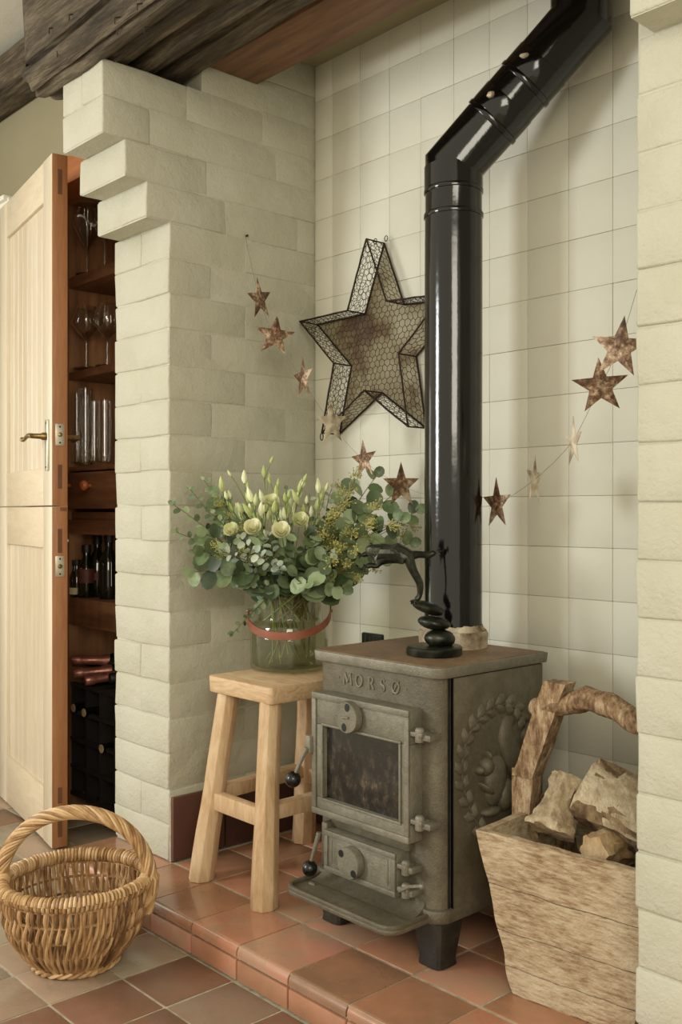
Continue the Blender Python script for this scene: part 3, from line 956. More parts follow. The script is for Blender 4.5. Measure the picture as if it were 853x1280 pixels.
def bloommesh():
    b = MB()
    for ring, (n, r0, r1, h, tw) in enumerate(((5, .006, .026, .030, 0), (5, .004, .018, .034, .6), (4, .002, .010, .034, .2))):
        for k in range(n):
            a = 2 * PI * k / n + tw
            w_ = PI / n * 1.25
            vv = []
            for (rr, hh, ww) in ((r0, 0, .5), (r1 * .8, h * .5, 1), (r1, h * .85, 1), (r1 * 1.06, h, .6)):
                for q in (-1, -.35, .35, 1):
                    aa = a + w_ * ww * q
                    vv.append((rr * math.cos(aa), rr * math.sin(aa), hh + .003 * (1 - q * q) + .002 * math.sin(k * 3 + q * 2)))
            b.add(vv, [(i * 4 + j, i * 4 + j + 1, i * 4 + j + 5, i * 4 + j + 4) for i in range(3) for j in range(3)])
    o = b.build('bloom', M['petal'])
    d = o.data; bpy.data.objects.remove(o)
    return d
BLOOM = bloommesh()
def seedmesh(seed):
    r_ = random.Random(seed)
    b = MB()
    for k in range(26):
        p = Vector((r_.gauss(0, 1), r_.gauss(0, 1), r_.gauss(0, 1))).normalized() * r_.uniform(.006, .021)
        p.z = p.z + .012
        b.tube([(0, 0, 0), p * .6, p], .0005, 3, cap=False)
        b.ball(p, r_.uniform(.0018, .0028), 5)
    o = b.build('seed_cluster', M['seed'])
    d = o.data; bpy.data.objects.remove(o)
    return d
SEEDS = [seedmesh(i) for i in range(3)]

def orient(dirv, nrm):
    """frame with +Y along dirv and +Z near nrm"""
    y = Vector(dirv).normalized()
    z = Vector(nrm) - y * Vector(nrm).dot(y)
    if z.length < 1e-4:
        z = y.orthogonal()
    z.normalize()
    x = y.cross(z)
    return Matrix((x, y, z)).transposed()
def zalong(dirv):
    return Vector(dirv).to_track_quat('Z', 'Y').to_matrix()
TOC = (CAM - Vector((.21, .2, .9))).normalized()
def clampw(p):
    p.x = max(p.x, .016)
    p.y = min(p.y, .468)
    return p
def stemcurve(tip, base, mouth, lift=.05):
    tip = Vector(tip)
    a = bez(base, base + (mouth - base) * .4, base + (mouth - base) * .8, mouth, 3)
    b = bez(mouth, mouth + (mouth - base).normalized() * lift, (mouth + tip) / 2 + Vector((0, 0, lift * .6)), tip, 11)
    return a + b[1:]
rb = random.Random(11)
def stem_base(tip, wet=True):
    a = rb.uniform(0, 2 * PI); r = rb.uniform(.02, .07)
    base = VC + Vector((math.cos(a) * r, math.sin(a) * r, rb.uniform(.016, .05)))
    if not wet:
        base.z = VC.z + .125
    d = Vector((tip[0] - VC.x, tip[1] - VC.y, 0))
    if d.length > .001:
        d = d.normalized() * min(.072, d.length * .5 + .01)
    mouth = VC + d * rb.uniform(.5, 1) + Vector((0, 0, .195))
    return base, mouth
wetc = [0]
def sprig(kind, px, py, off, label, group, leafm, n=14, size=1.0, lift=.06, name='eucalyptus_sprig', m_st='twig', start=3, droop=0):
    tip = clampw(pt(px, py, 2.50 - off))
    wetc[0] += 1
    base, mouth = stem_base(tip, wetc[0] % 4 == 0)
    pts = stemcurve(tip, base, mouth, lift)
    for p in pts[start + 1:]:
        clampw(p)
    t = thing(name, base, label, 'foliage' if kind != 'bud' else 'flower', group)
    rs = [.0020 - .0012 * i / len(pts) for i in range(len(pts))]
    MB().tube(pts, rs, 6).build('stem', M[m_st], t)
    seg = pts[start:]
    def along(u):
        f_ = u * (len(seg) - 1); i = min(int(f_), len(seg) - 2)
        return seg[i].lerp(seg[i + 1], f_ - i), (seg[i + 1] - seg[i]).normalized()
    if kind == 'leaf':
        for k in range(n):
            u = (k + .6) / n
            p, d = along(u)
            sd = d.cross(TOC)
            if sd.length < .01: sd = Vector((1, 0, 0))
            sd.normalize()
            s_ = 1 if k % 2 else -1
            v = (sd * s_ * rb.uniform(.6, 1.1) + d * rb.uniform(.2, .7) + Vector((0, 0, rb.uniform(-.35, .25) - droop)) + TOC * rb.uniform(-.4, .5))
            nv = TOC * rb.uniform(.5, 1) + Vector((rb.uniform(-.5, .5), rb.uniform(-.5, .5), rb.uniform(.2, .9)))
            me = leafm[rb.randrange(len(leafm))]
            q = p + v.normalized() * .04
            if q.x < .012 or q.y > .478:
                v.x = abs(v.x); v.y = -abs(v.y)
            inst(me, 'leaf', t, p, orient(v, nv), size * rb.uniform(.85, 1.3) * (1.15 - .45 * u))
        inst(leafm[0], 'leaf', t, seg[-1], orient(seg[-1] - seg[-3], TOC), size * .6)
    elif kind == 'seed':
        for k in range(n):
            u = (k + .8) / n
            p, d = along(min(1, .25 + .75 * u))
            v = (d + Vector((rb.uniform(-1, 1), rb.uniform(-1, 1), rb.uniform(-.6, 1)))).normalized()
            tw = p + v * rb.uniform(.012, .03)
            q = inst(SEEDS[rb.randrange(3)], 'seed_cluster', t, clampw(tw), zalong(v), size * rb.uniform(.7, 1.1))
            MB().tube([p, tw], .0008, 4).build('twiglet', M['twig'], t)
        for k in range(4):
            p, d = along(.3 + .15 * k)
            v = Vector((rb.uniform(-1, 1), rb.uniform(-1, .4), rb.uniform(-.6, .6)))
            inst(L_long, 'leaf', t, p, orient(v, TOC + Vector((0, 0, .5))), .7)
    elif kind == 'bud':
        for k in range(n):
            p, d = along(.62 + .38 * (k + .5) / n)
            v = (d * .8 + Vector((rb.uniform(-.6, .6), rb.uniform(-.6, .6), .9))).normalized()
            q = clampw(p + v * rb.uniform(.015, .05))
            MB().tube([p, (p + q) / 2 + Vector((0, 0, .002)), q], .0011, 5).build('stalk', M['stem'], t)
            inst(BUD if rb.random() < .7 else BUDS, 'bud', t, q, zalong(v), rb.uniform(.75, 1.1) * size)
        for k in range(4):
            p, d = along(.35 + .12 * k)
            v = Vector((rb.uniform(-1, 1), rb.uniform(-1, .3), rb.uniform(0, 1)))
            inst(L_long, 'leaf', t, p, orient(v, TOC + Vector((0, 0, .4))), .75)
    elif kind == 'bloom':
        d = (seg[-1] - seg[-3]).normalized()
        v = (d * .7 + TOC * .55 + Vector((0, 0, .3))).normalized()
        inst(BLOOM, 'bloom', t, seg[-1], zalong(v), size * rb.uniform(.62, .8))
        for k in range(4):
            p, d2 = along(.4 + .12 * k)
            vv = Vector((rb.uniform(-1, 1), rb.uniform(-1, .3), rb.uniform(0, 1)))
            inst(L_long, 'leaf', t, p, orient(vv, TOC + Vector((0, 0, .4))), .8)
    return t
# small-leaved sprays reaching out towards the white pier
G1 = 'small-leaved eucalyptus sprays in the bouquet'
for px, py, off, lb in ((216, 630, .12, 'small-leaved eucalyptus spray reaching furthest out, towards the white pier corner'),
                        (238, 612, .06, 'small-leaved eucalyptus spray rising over the pier side of the bouquet'),
                        (220, 665, .14, 'small-leaved dark eucalyptus spray reaching out low towards the pier'),
                        (243, 690, .10, 'small-leaved dark eucalyptus spray under the longest one'),
                        (262, 640, .16, 'small-leaved eucalyptus spray ending just above the seeded sprig on the pier side'), (286, 655, .20, 'small-leaved eucalyptus spray ending beside the low cream bloom')):
    sprig('leaf', px, py, off, lb or 'small-leaved eucalyptus spray deep in the pier side of the bouquet', G1, [L_small, L_small, L_smalld], 26, 1.15, .05)
# hanging one beside the vase
sp_tip = (288, 800)
sprig('leaf', 291, 792, .16, 'thin eucalyptus spray drooping down beside the vase', G1, [L_small, L_smalld], 20, .9, .02, droop=.3)
# silver-dollar eucalyptus, both sides
G2 = 'round-leaved eucalyptus sprigs in the bouquet'
for px, py, off, lb in ((243, 715, .18, 'round-leaved eucalyptus sprig with a big leaf hanging lowest on the pier side'),
                        (258, 668, .18, 'round-leaved eucalyptus sprig on the pier side of the bouquet'),
                        (492, 618, .10, 'round-leaved eucalyptus sprig rising beside the stove pipe, under the rusty star'),
                        (470, 596, .02, 'round-leaved eucalyptus sprig rising highest on the stove side'),
                        (520, 640, .08, 'round-leaved eucalyptus sprig ending against the stove pipe'),
                        (512, 680, .10, 'round-leaved eucalyptus sprig over the bronze frog'),
                        (430, 735, .16, 'round-leaved eucalyptus sprig hanging over the stove side of the vase'),
                        (470, 690, .14, 'round-leaved eucalyptus sprig just behind the head of the bronze frog'), (272, 620, .1, 'round-leaved eucalyptus sprig rising on the pier side behind the buds'), (255, 690, .22, 'round-leaved eucalyptus sprig low on the pier side, beside the silver leaves'), (500, 650, .16, 'round-leaved eucalyptus sprig just below the rusty star, crossing the yellow seeds'), (455, 640, .10, 'round-leaved eucalyptus sprig behind the yellow seeds on the stove side'), (440, 612, .0, 'round-leaved eucalyptus sprig deepest in the alcove, behind the rising seeded sprig'), (405, 700, .22, 'round-leaved eucalyptus sprig facing out above the middle of the strap'), (385, 728, .20, 'round-leaved eucalyptus sprig just over the vase rim at its middle')):
    sprig('leaf', px, py, off, lb or 'round-leaved eucalyptus sprig in the thick of the stove side of the bouquet', G2, [L_round, L_round, L_roundd], 17, 1.12, .06)
for px, py, off, lb in ((330, 735, .18, 'dark leafy sprig resting on the vase rim, on the pier side'), (300, 715, .20, 'dark leafy sprig leaning out over the drooping spray'), (352, 700, .16, 'dark leafy sprig under the central cream bloom'),
                        (400, 660, .14, 'dark leafy sprig high behind the cream-green bloom'), (370, 720, .2, 'dark leafy sprig over the middle of the vase rim'), (415, 720, .12, 'dark leafy sprig over the stove side of the vase rim')):
    sprig('leaf', px, py, off, lb, 'dark filler sprigs above the vase rim', [L_roundd, L_smalld, L_roundd], 16, .85, .04, start=3)
for px, py, off, lb in ((318, 690, .24, 'silver-grey leafy sprig at the very front, under the low bloom'), (300, 672, .22, 'silver-grey leafy sprig ending right beside the low cream bloom'), (345, 705, .24, 'silver-grey leafy sprig lowest at the front, above the strap'),
                        (282, 690, .2, 'silver-grey leafy sprig furthest towards the pier'), (335, 668, .2, 'silver-grey leafy sprig between the low bloom and the central one'), (415, 690, .22, 'silver-grey leafy sprig on the stove side among yellow seeds')):
    sprig('leaf', px, py, off, lb, 'silver-grey sprigs at the front of the bouquet', [L_grey], 18, 1.0, .04)
for px, py, off, lb in ((358, 612, .04, 'upright eucalyptus sprig behind the tallest buds'), (345, 645, .1, 'upright eucalyptus sprig hidden low between the buds'), (255, 600, .02, 'upright eucalyptus sprig standing free of the buds towards the pier'),
                        (388, 622, .04, 'upright eucalyptus sprig at the stove side of the buds'), (415, 610, .06, 'upright eucalyptus sprig between the buds and the rising seeded sprig')):
    sprig('leaf', px, py, off, lb, 'upright eucalyptus sprigs among the buds', [L_small, L_grey, L_small], 18, 1.0, .08)
# buds and blooms
for px, py, off, n, lb in ((276, 622, .12, 5, 'stem of pale green buds closest to the white pier'), (300, 612, .10, 5, 'stem of pale green buds second from the pier side, standing high'), (330, 596, .06, 5, 'tallest stem of pale green pointed buds'),
                           (316, 632, .16, 6, 'stem of pale green buds just in front of the tallest one'), (322, 655, .2, 6, 'stem of pale green buds low between the two front blooms'), (345, 622, .10, 6, 'stem of pale green buds behind the high bloom'),
                           (372, 622, .08, 6, 'stem of pale green buds standing high on the stove side'), (382, 640, .14, 6, 'stem of pale green buds above the cream-green bloom'), (300, 645, .16, 5, 'stem of pale green buds above the low cream bloom'),
                           (358, 640, .16, 5, 'stem of pale green buds between the high bloom and the central one'), (405, 628, .08, 5, 'stem of pale green buds closest to the stove pipe'), (340, 660, .2, 5, 'stem of pale green buds at the front, touching the central bloom')):
    sprig('bud', px, py, off, lb, 'stems of pale green buds', None, n, 1.0, .08, name='flower_stem', m_st='stem')
for px, py, off, lb in ((340, 632, .17, 'half-open cream bloom high among the buds'), (318, 664, .235, 'small cream bloom at the front, above the silver leaves'), (292, 666, .21, 'small cream bloom low on the pier side of the buds'),
                        (352, 668, .23, 'cream bloom facing out at the centre of the bouquet'), (375, 655, .22, 'cream-green bloom beside the central one')):
    sprig('bloom', px, py, off, lb, 'cream blooms', None, 1, 1.0, .06, name='flower_stem', m_st='stem')
# seeded eucalyptus
for px, py, off, lb in ((505, 655, .14, 'yellow-green seeded sprig pointing at the stove pipe'), (478, 655, .17, 'yellow-green seeded sprig just short of the longest one by the pipe'), (444, 600, .08, 'yellow-green seeded sprig rising on the stove side'),
                        (460, 650, .2, 'yellow-green seeded sprig in the thick of the stove side round leaves'), (500, 690, .12, 'yellow-green seeded sprig right behind the frog'), (445, 690, .24, 'yellow-green seeded sprig at the front, ahead of the frog'), (452, 718, .2, 'yellow-green seeded sprig low over the frog'), (420, 655, .18, 'yellow-green seeded sprig beside the buds on the stove side'), (285, 645, .2, 'yellow-green seeded sprig on the pier side'),
                        (278, 690, .22, 'yellow-green seeded sprig low on the pier side, in front of round leaves'), (425, 625, .1, 'yellow-green seeded sprig between the buds and the highest round leaves')):
    sprig('seed', px, py, off, lb or 'yellow-green seeded eucalyptus sprig among round leaves', 'seeded eucalyptus sprigs', None, 8, 1.0, .06, name='seeded_sprig')

# ================================================================== STOVE
ST = thing('wood_stove', (.69, .21, HZ), 'grey cast-iron wood stove with sooty glass door and lettered front', 'stove')
def part(mb, name, m='iron', bevel=.002, parent=None, **k):
    return mb.build(name, M[m], parent or ST, bevel=bevel, **k)
part(MB().prism(rrect(.512, .866, .045, .368, .034, 6, (1, 1, 0, 0)), .175, .632), 'body', bevel=0, angle=30)
part(MB().box(.8655, .8725, .080, .366, .186, .630), 'side_panel', bevel=.0012)
part(MB().box(.5055, .5125, .080, .366, .186, .630), 'side_panel', bevel=.0012)
part(MB().box(.862, .8662, .0715, .079, .186, .630).box(.8605, .8728, .0800, .0812, .186, .63), 'seam', m='iron_dark', bevel=0)
top = part(MB().prism(rrect(.503, .877, .034, .376, .030, 6, (1, 1, 0, 0)), .632, .6535, grow=.003), 'top_rim', m='iron_light', bevel=.003)
part(MB().prism(rrect(.507, .873, .038, .372, .028, 6, (1, 1, 0, 0)), .6525, .6548), 'hot_plate', m='iron_top', bevel=.001, label='rust-brown top surface')
part(MB().prism(rrect(.504, .874, .037, .372, .034, 6, (1, 1, 0, 0)), .162, .188), 'base_skirt', bevel=.004)
for x, y in ((.832, .080), (.548, .080), (.832, .335), (.548, .335)):
    b = MB()
    o1 = rrect(x - .031, x + .031, y - .031, y + .031, .016, 3)
    o2 = rrect(x - .040, x + .040, y - .038, y + .038, .014, 3)
    n_ = len(o1)
    b.add([(p[0], p[1], HZ) for p in o1] + [(p[0] * .94 + x * .06, p[1] * .94 + y * .06, HZ + .012) for p in o1] + [(p[0], p[1], .163) for p in o2],
          [tuple(range(n_ - 1, -1, -1)), tuple(range(2 * n_, 3 * n_))] + [(r * n_ + i, r * n_ + (i + 1) % n_, (r + 1) * n_ + (i + 1) % n_, (r + 1) * n_ + i) for r in (0, 1) for i in range(n_)])
    part(b, 'leg', m='iron_dark', bevel=.0015)
# ash ledge
lg = part(MB().prism(rrect(.530, .846, -.066, .060, .034, 6, (1, 1, 0, 0)), .162, .174), 'ash_ledge', m='iron', bevel=.004)
rim = MB()
oo = rrect(.530, .846, -.066, .060, .034, 6, (1, 1, 0, 0)); ii = rrect(.538, .838, -.058, .060, .028, 6, (1, 1, 0, 0))
n_ = len(oo)
rim.add([(p[0], p[1], .172) for p in oo] + [(p[0], p[1], .181) for p in oo] + [(p[0], p[1], .181) for p in ii] + [(p[0], p[1], .172) for p in ii],
        [(r * n_ + i, r * n_ + (i + 1) % n_, ((r + 1) % 4) * n_ + (i + 1) % n_, ((r + 1) % 4) * n_ + i) for r in range(4) for i in range(n_)])
part(rim, 'ledge_rim', bevel=.0015, parent=lg)
cv = MB()
prf = [(.046, .205)] + [(.046 - .045 * (1 - math.cos(a)), .205 - .03 * math.sin(a)) for a in [PI / 2 * k / 6 for k in range(1, 7)]] + [(.046, .172)]
m_ = len(prf)
cv.add([(x, y, z) for x in (.545, .832) for y, z in prf], [tuple(range(m_)), tuple(range(2 * m_ - 1, m_ - 1, -1))] + [(i, m_ + i, m_ + (i + 1) % m_, (i + 1) % m_) for i in range(m_)])
part(cv, 'sloping_apron', bevel=0, parent=lg)
part(MB().prism([(.563 + .009 * math.cos(a), -.012 + .004 * math.sin(a)) for a in [k * PI / 3 for k in range(6)]], .174, .176), 'ash_flake', m='cement', parent=lg, bevel=0)

# fire door
FD = part(MB().box(.541, .8235, .010, .046, .5045, .5705).box(.541, .8235, .010, .046, .3155, .3515).box(.541, .575, .010, .046, .3515, .5045).box(.798, .8235, .010, .046, .3515, .5045),
          'fire_door', m='iron_light', bevel=.0022)
b = MB()
def bead(b, x0, x1, z0, z1, y, w_=.004, h_=.004):
    b.box(x0, x1, y - h_, y + .002, z0, z0 + w_).box(x0, x1, y - h_, y + .002, z1 - w_, z1).box(x0, x0 + w_, y - h_, y + .002, z0 + w_, z1 - w_).box(x1 - w_, x1, y - h_, y + .002, z0 + w_, z1 - w_)
bead(b, .541, .8235, .3155, .5705, .010, .013, .004)
bead(b, .571, .802, .3475, .5085, .010, .005, .004)
part(b, 'raised_frame', m='iron_light', parent=FD, bevel=.0012)
part(MB().box(.573, .800, .020, .025, .349, .507), 'sooty_glass', m='soot_glass', parent=FD, bevel=0, label='soot-stained glass pane')
def knob(cx_, cz_, y, r, parent):
    d = part(MB().lathe([(r, 0), (r, .012), (r * .96, .016), (r * .5, .0165), (.004, .0165)], (cx_, y, cz_), 30, axis=(0, -1, 0)), 'air_knob', m='iron_light', parent=parent, bevel=0, angle=35)
    return d
k1 = knob(.664, .536, .007, .0325, FD)
def knobdetail(cx_, cz_, y, ang):
    b = MB()
    for s_ in (1, -1):
        c = Vector((cx_ + s_ * math.cos(ang) * .021, y, cz_ + s_ * math.sin(ang) * .021))
        b.lathe([(.0085, 0), (.0085, .0012)], c, 10, axis=(0, -1, 0), sx=.8)
    b.build('air_hole', M['black'], FD)
knobdetail(.664, .536, -.0090, 1.35)
part(MB().tube([(.664 - .010, -.0105, .536), (.664 + .010, -.0105, .537)], .003, 6), 'knob_grip', m='iron_light', parent=FD, bevel=0)
def hinge(z, x, parent, s_=1.0):
    part(MB().box(x - .010, x + .020 * s_, .008, .034, z - .010, z - .001).box(x + .010, x + .036 * s_, .014, .046, z - .016, z - .004), 'hinge', m='iron_light', parent=parent, bevel=.002)
    part(MB().lathe([(.009, -.020), (.009, .004), (.006, .008)], (x + .008, .016, z), 12), 'hinge_pin', m='iron_light', parent=parent, bevel=.001)
hinge(.533, .836, FD); hinge(.366, .836, FD)
# upper handle
part(MB().box(.529, .545, -.002, .040, .440, .478), 'latch_bracket', m='iron_light', parent=FD, bevel=.003)
part(MB().tube([(.537, -.004, .452), (.528, -.012, .425), (.518, -.018, .398)], [.0055, .0045, .004], 8), 'handle_rod', m='iron_light', parent=FD, bevel=0)
part(MB().ball((.5125, -.021, .384), .0175, 18), 'handle_ball', m='bakelite', parent=FD, bevel=0, label='black ball grip')

# ash door
AD = part(MB().box(.582, .789, .008, .046, .2045, .289), 'ash_door', m='iron_light', bevel=.002)
b = MB(); bead(b, .582, .789, .2045, .289, .008, .011, .004); bead(b, .603, .768, .2205, .2735, .0085, .002, .002)
part(b, 'raised_frame', m='iron_light', parent=AD, bevel=.001)
part(MB().prism(rrect(.575, .80, .030, .050, .004, 2), .289, .318, grow=0), 'air_box', m='iron', bevel=.006)
k2 = knob(.671, .244, .005, .032, AD)
b = MB()
for s_ in (1, -1):
    c = Vector((.671 + s_ * -.018, -.011, .244 + s_ * .016))
    b.lathe([(.0075, 0), (.0075, .0012)], c, 10, axis=(0, -1, 0))
b.build('air_hole', M['black'], AD)
for z in (.272, .228):
    hinge(z, .800, AD, .7)
part(MB().tube([(.806, -.001, .224), (.828, .004, .238), (.852, .012, .243)], .0032, 6).ball((.853, .012, .243), .006, 8), 'latch_pin', m='iron_light', parent=AD, bevel=0)
part(MB().box(.566, .583, .012, .046, .205, .300), 'latch_bracket', m='iron', parent=AD, bevel=.003)
part(MB().tube([(.575, -.002, .282), (.568, -.008, .248), (.562, -.012, .222)], [.0055, .0045, .004], 8), 'handle_rod', m='iron_light', parent=AD, bevel=0)
part(MB().ball((.559, -.014, .206), .0165, 18), 'handle_ball', m='bakelite', parent=AD, bevel=0, label='black ball grip')

# lettering on the front, raised strokes
LT = {'M': [((0, 0), (.12, 1), 1), ((.12, 1), (.5, .18), 2), ((.5, .18), (.88, 1), 1), ((.88, 1), (1, 0), 2), ((-.12, 0), (.14, 0), .7), ((.84, 0), (1.14, 0), .7), ((-.02, 1), (.16, 1), .7), ((.84, 1), (1.0, 1), .7)],
      'R': [((.15, 0), (.15, 1), 2), ((0, 0), (.35, 0), .7), ((0, 1), (.55, 1), .9), ((.15, .48), (.55, .48), .9), ((.45, .48), (.85, 0), 2), ((.75, 0), (.98, 0), .7)],
      'O': [], 'S': [], 'Ø': [((.08, -.08), (.92, 1.08), 1)]}
def arc(cx_, cz_, rx, rz, a0, a1, n=14):
    return [(cx_ + rx * math.cos(a0 + (a1 - a0) * i / n), cz_ + rz * math.sin(a0 + (a1 - a0) * i / n)) for i in range(n + 1)]
CURV = {'O': [arc(.5, .5, .44, .5, 0, 2 * PI, 22)], 'Ø': [arc(.5, .5, .44, .5, 0, 2 * PI, 22)], 'R': [arc(.52, .74, .26, .26, PI / 2, -PI / 2)],
        'S': [arc(.5, .745, .28, .255, .35, PI * 1.45, 14) + arc(.5, .255, .31, .255, PI * .45, -PI * .88, 14)]}
def letter(ch, x, z, h, w_):
    b = MB()
    def P_(u, v): return Vector((x + (u - .5) * w_, .0434, z + (v - .5) * h))
    def stroke(pts, th):
        b.tube([P_(*p) for p in pts], th, 5, flat=1)
    for a, c, th in LT.get(ch, []):
        stroke([a, c], .0016 * (.6 + .4 * th))
    for c in CURV.get(ch, []):
        stroke(c, .0018)
    b.build('raised_letter', M['iron_light'], ST)
for ch, x, w_ in (('M', .613, .022), ('O', .648, .021), ('R', .684, .018), ('S', .717, .016), ('Ø', .753, .021)):
    letter(ch, x, .602, .0235, w_)
MB().ball((.585, .0445, .602), .0022, 8).build('raised_dot', M['iron_light'], ST)
MB().ball((.781, .0445, .602), .0022, 8).build('raised_dot', M['iron_light'], ST)

# relief on the side panel: squirrel inside an oak-leaf wreath
SX = .8725
def rp(px, py):
    p = atX(px, py, SX); return p
def leafrel(b, c, ang, L, wd):
    """lobed leaf lying on the panel; ang from +Y towards +Z"""
    u = Vector((0, math.cos(ang), math.sin(ang))); v = Vector((0, -math.sin(ang), math.cos(ang)))
    n = 12
    ring = []
    for k in range(n):
        a = 2 * PI * k / n
        lob = 1 + .28 * math.cos(a * 5)
        ring.append(c + u * (L * .5 * math.cos(a)) * (1 if k else 1.1) + v * (wd * .5 * math.sin(a) * lob))
    cen = c + Vector((.012, 0, 0))
    b.add([cen] + ring, [(0, 1 + k, 1 + (k + 1) % n) for k in range(n)])
b = MB()
arcp = [(600, 1035), (590, 1018), (583, 1000), (578, 980), (577, 960), (579, 940), (584, 922), (592, 906), (602, 894), (613, 886), (625, 880), (637, 880), (648, 888), (654, 900), (658, 916), (659, 935), (660, 955), (658, 975)]
pp = [rp(*q) for q in arcp]
for i, c in enumerate(pp):
    d = (pp[min(i + 1, len(pp) - 1)] - pp[max(i - 1, 0)])
    a = math.atan2(d.z, d.y)
    nn = Vector((0, -math.sin(a), math.cos(a)))
    leafrel(b, c + nn * .008 + Vector((.0008, 0, 0)), a + .7, .034, .020)
    leafrel(b, c - nn * .008 + Vector((.0008, 0, 0)), a - .7, .034, .020)
    b.ball(c + nn * .002 + Vector((.002, 0, 0)), .0048, 8)
b.tube([c + Vector((.001, 0, 0)) for c in pp], .0025, 6)
b.build('oak_leaf_wreath', M['iron'], ST, angle=60)
b = MB()
def blob(px, py, w_, h_, ang=0, dep=.009):
    c = rp(px, py) + Vector((.0005, 0, 0))
    sy = w_ / 2; sz = h_ / 2
    b.ball(c, 1, 14, dep * 1.6, sy, sz, rot=Matrix.Rotation(ang, 3, 'X'))
blob(618, 975, .066, .105, -.15, .011)      # body
blob(630, 992, .055, .070, 0, .014)         # haunch
blob(606, 957, .036, .040, 0, .013)         # head
blob(608, 944, .009, .022, .2, .010)        # ear
blob(598, 962, .020, .018, .3, .010)        # muzzle
blob(605, 985, .014, .046, .9, .014)        # foreleg
blob(612, 1013, .060, .020, 0, .012)        # foot
b.build('squirrel', M['iron'], ST, angle=80)
b = MB()
tl = [(648, 1005), (652, 985), (646, 960), (637, 940), (631, 918), (633, 902), (643, 898)]
b.tube([rp(*q) for q in tl], [.010, .018, .026, .028, .025, .018, .008], 14)
for v in b.v:
    v.x = SX + (v.x - SX) * .6
b.build('squirrel_tail', M['iron'], ST, angle=80)
# small pipe fitting behind the stove foot
fit = MB().lathe([(.022, -.012), (.024, -.008), (.024, .008), (.010, .012)], (.925, .33, HZ + .026), 16, axis=(-.3, -1, 0)).tube([(.925, .335, HZ + .026), (.80, .40, HZ + .026), (.78, .47, HZ + .026)], .009, 8)
tag(fit.build('pipe_fitting', M['rust']), 'rusty round pipe fitting on the hearth between stove foot and crate', 'pipe fitting')

# ================================================================== FLUE PIPE
FP = thing('flue_pipe', (.685, .295, .655), 'glossy black enamel flue pipe rising from the stove and bending towards the beam', 'flue pipe')
PR = .0635
A = Vector((.686, .295, 1.712)); B_ = Vector((.946, .398, 1.974))
MB().tube([(.685, .295, .657), (.685, .295, 1.0), (.686, .295, 1.35), (.686, .295, 1.60)], PR, 48).build('lower_pipe', M['enamel'], FP, angle=50)
MB().tube([(.686, .295, 1.596), (.686, .295, 1.606)], PR + .0025, 48).tube([(.686, .295, 1.650), (.686, .295, 1.660)], PR + .002, 48).build('joint_ring', M['enamel'], FP, bevel=.002)
# mitred elbow and slanted run
def mitred(pts, r, n=48):
    pts = [Vector(p) for p in pts]
    vs_ = []
    for i, p in enumerate(pts):
        if i == 0: nrm = (pts[1] - p).normalized(); d = nrm
        elif i == len(pts) - 1: nrm = (p - pts[i - 1]).normalized(); d = nrm
        else:
            d = (p - pts[i - 1]).normalized(); e = (pts[i + 1] - p).normalized(); nrm = (d + e).normalized()
        if i == 0:
            a = Vector((0, 1, 0)) if abs(d.y) < .9 else Vector((1, 0, 0))
            a = (a - d * a.dot(d)).normalized(); b = d.cross(a)
            ring = [p + a * r * math.cos(2 * PI * k / n) + b * r * math.sin(2 * PI * k / n) for k in range(n)]
        else:
            prev = ring; ring = []
            for q in prev:
                t = (p - q).dot(nrm) / d.dot(nrm)
                ring.append(q + d * t)
        vs_ += ring
    fs_ = [(i * n + k, i * n + (k + 1) % n, (i + 1) * n + (k + 1) % n, (i + 1) * n + k) for i in range(len(pts) - 1) for k in range(n)]
    return vs_, fs_
dS = (B_ - A).normalized()
v_, f_ = mitred([(.686, .295, 1.60), A, B_, (B_.x, B_.y, 2.24)], PR - .0008)
MB().add(v_, f_).build('elbow_pipe', M['enamel'], FP, angle=30)
for u in (.30, .56):
    p = A.lerp(B_, u)
    MB().tube([p, p + dS * .012], PR + .003, 48).tube([p + dS * .012, p + dS * .060], PR + .0008, 48).build('slip_collar', M['enamel'], FP, bevel=.002)
for u, q in ((.40, 1), (.66, 1)):
    p = A.lerp(B_, u)
    sidev = (TOC - dS * TOC.dot(dS)).normalized()
    upv = dS.cross(sidev)
    c = p + (sidev * .86 - upv * .52).normalized() * (PR + .001) if 0 else p + (sidev * .86 + upv * .50 * (1 if upv.x < 0 else -1)).normalized() * (PR + .001)
    MB().ball(c, .009, 8, 1, 1, .6).build('worn_clip', M['rust_pale'], FP, jitter=.004, jscale=90, label='bare metal clip where the enamel has chipped')
MB().add(*mitred([(.686, .295, 1.655), A + Vector((0, 0, -.004))], PR + .0012)).build('seam_band', M['enamel'], FP, angle=30)
# collar with crumbling cement
MB().lathe([(.075, 0), (.077, .030), (.074, .036), (.068, .034), (.066, .028)], (.685, .295, .6548), 40, cap1=False).build('flue_collar', M['cement'], FP, jitter=.001, jscale=40, label='flaking pale collar at the foot of the pipe')
MB().lathe([(.070, 0), (.072, .006), (.0665, .012), (.0642, .018)], (.685, .295, .6865), 48, cap1=False).build('cement_seal', M['cement'], FP, jitter=.0045, jscale=60)
# black slotted fitting on the wall behind
vt = thing('wall_vent', (.235, .486, .600), 'small black slotted fitting low on the tiled wall behind stool and stove', 'vent')
a_, c_ = atY(453, 800, .482), atY(479, 792, .482)
MB().box(a_.x, c_.x, .478, .4895, .590, .627).build('plate', M['black'], vt, bevel=.004)
for k in range(4):
    x = a_.x + .015 + k * .017
    MB().box(x, x + .006, .4765, .4785, .598, .620).build('slat', M['iron_dark'], vt)

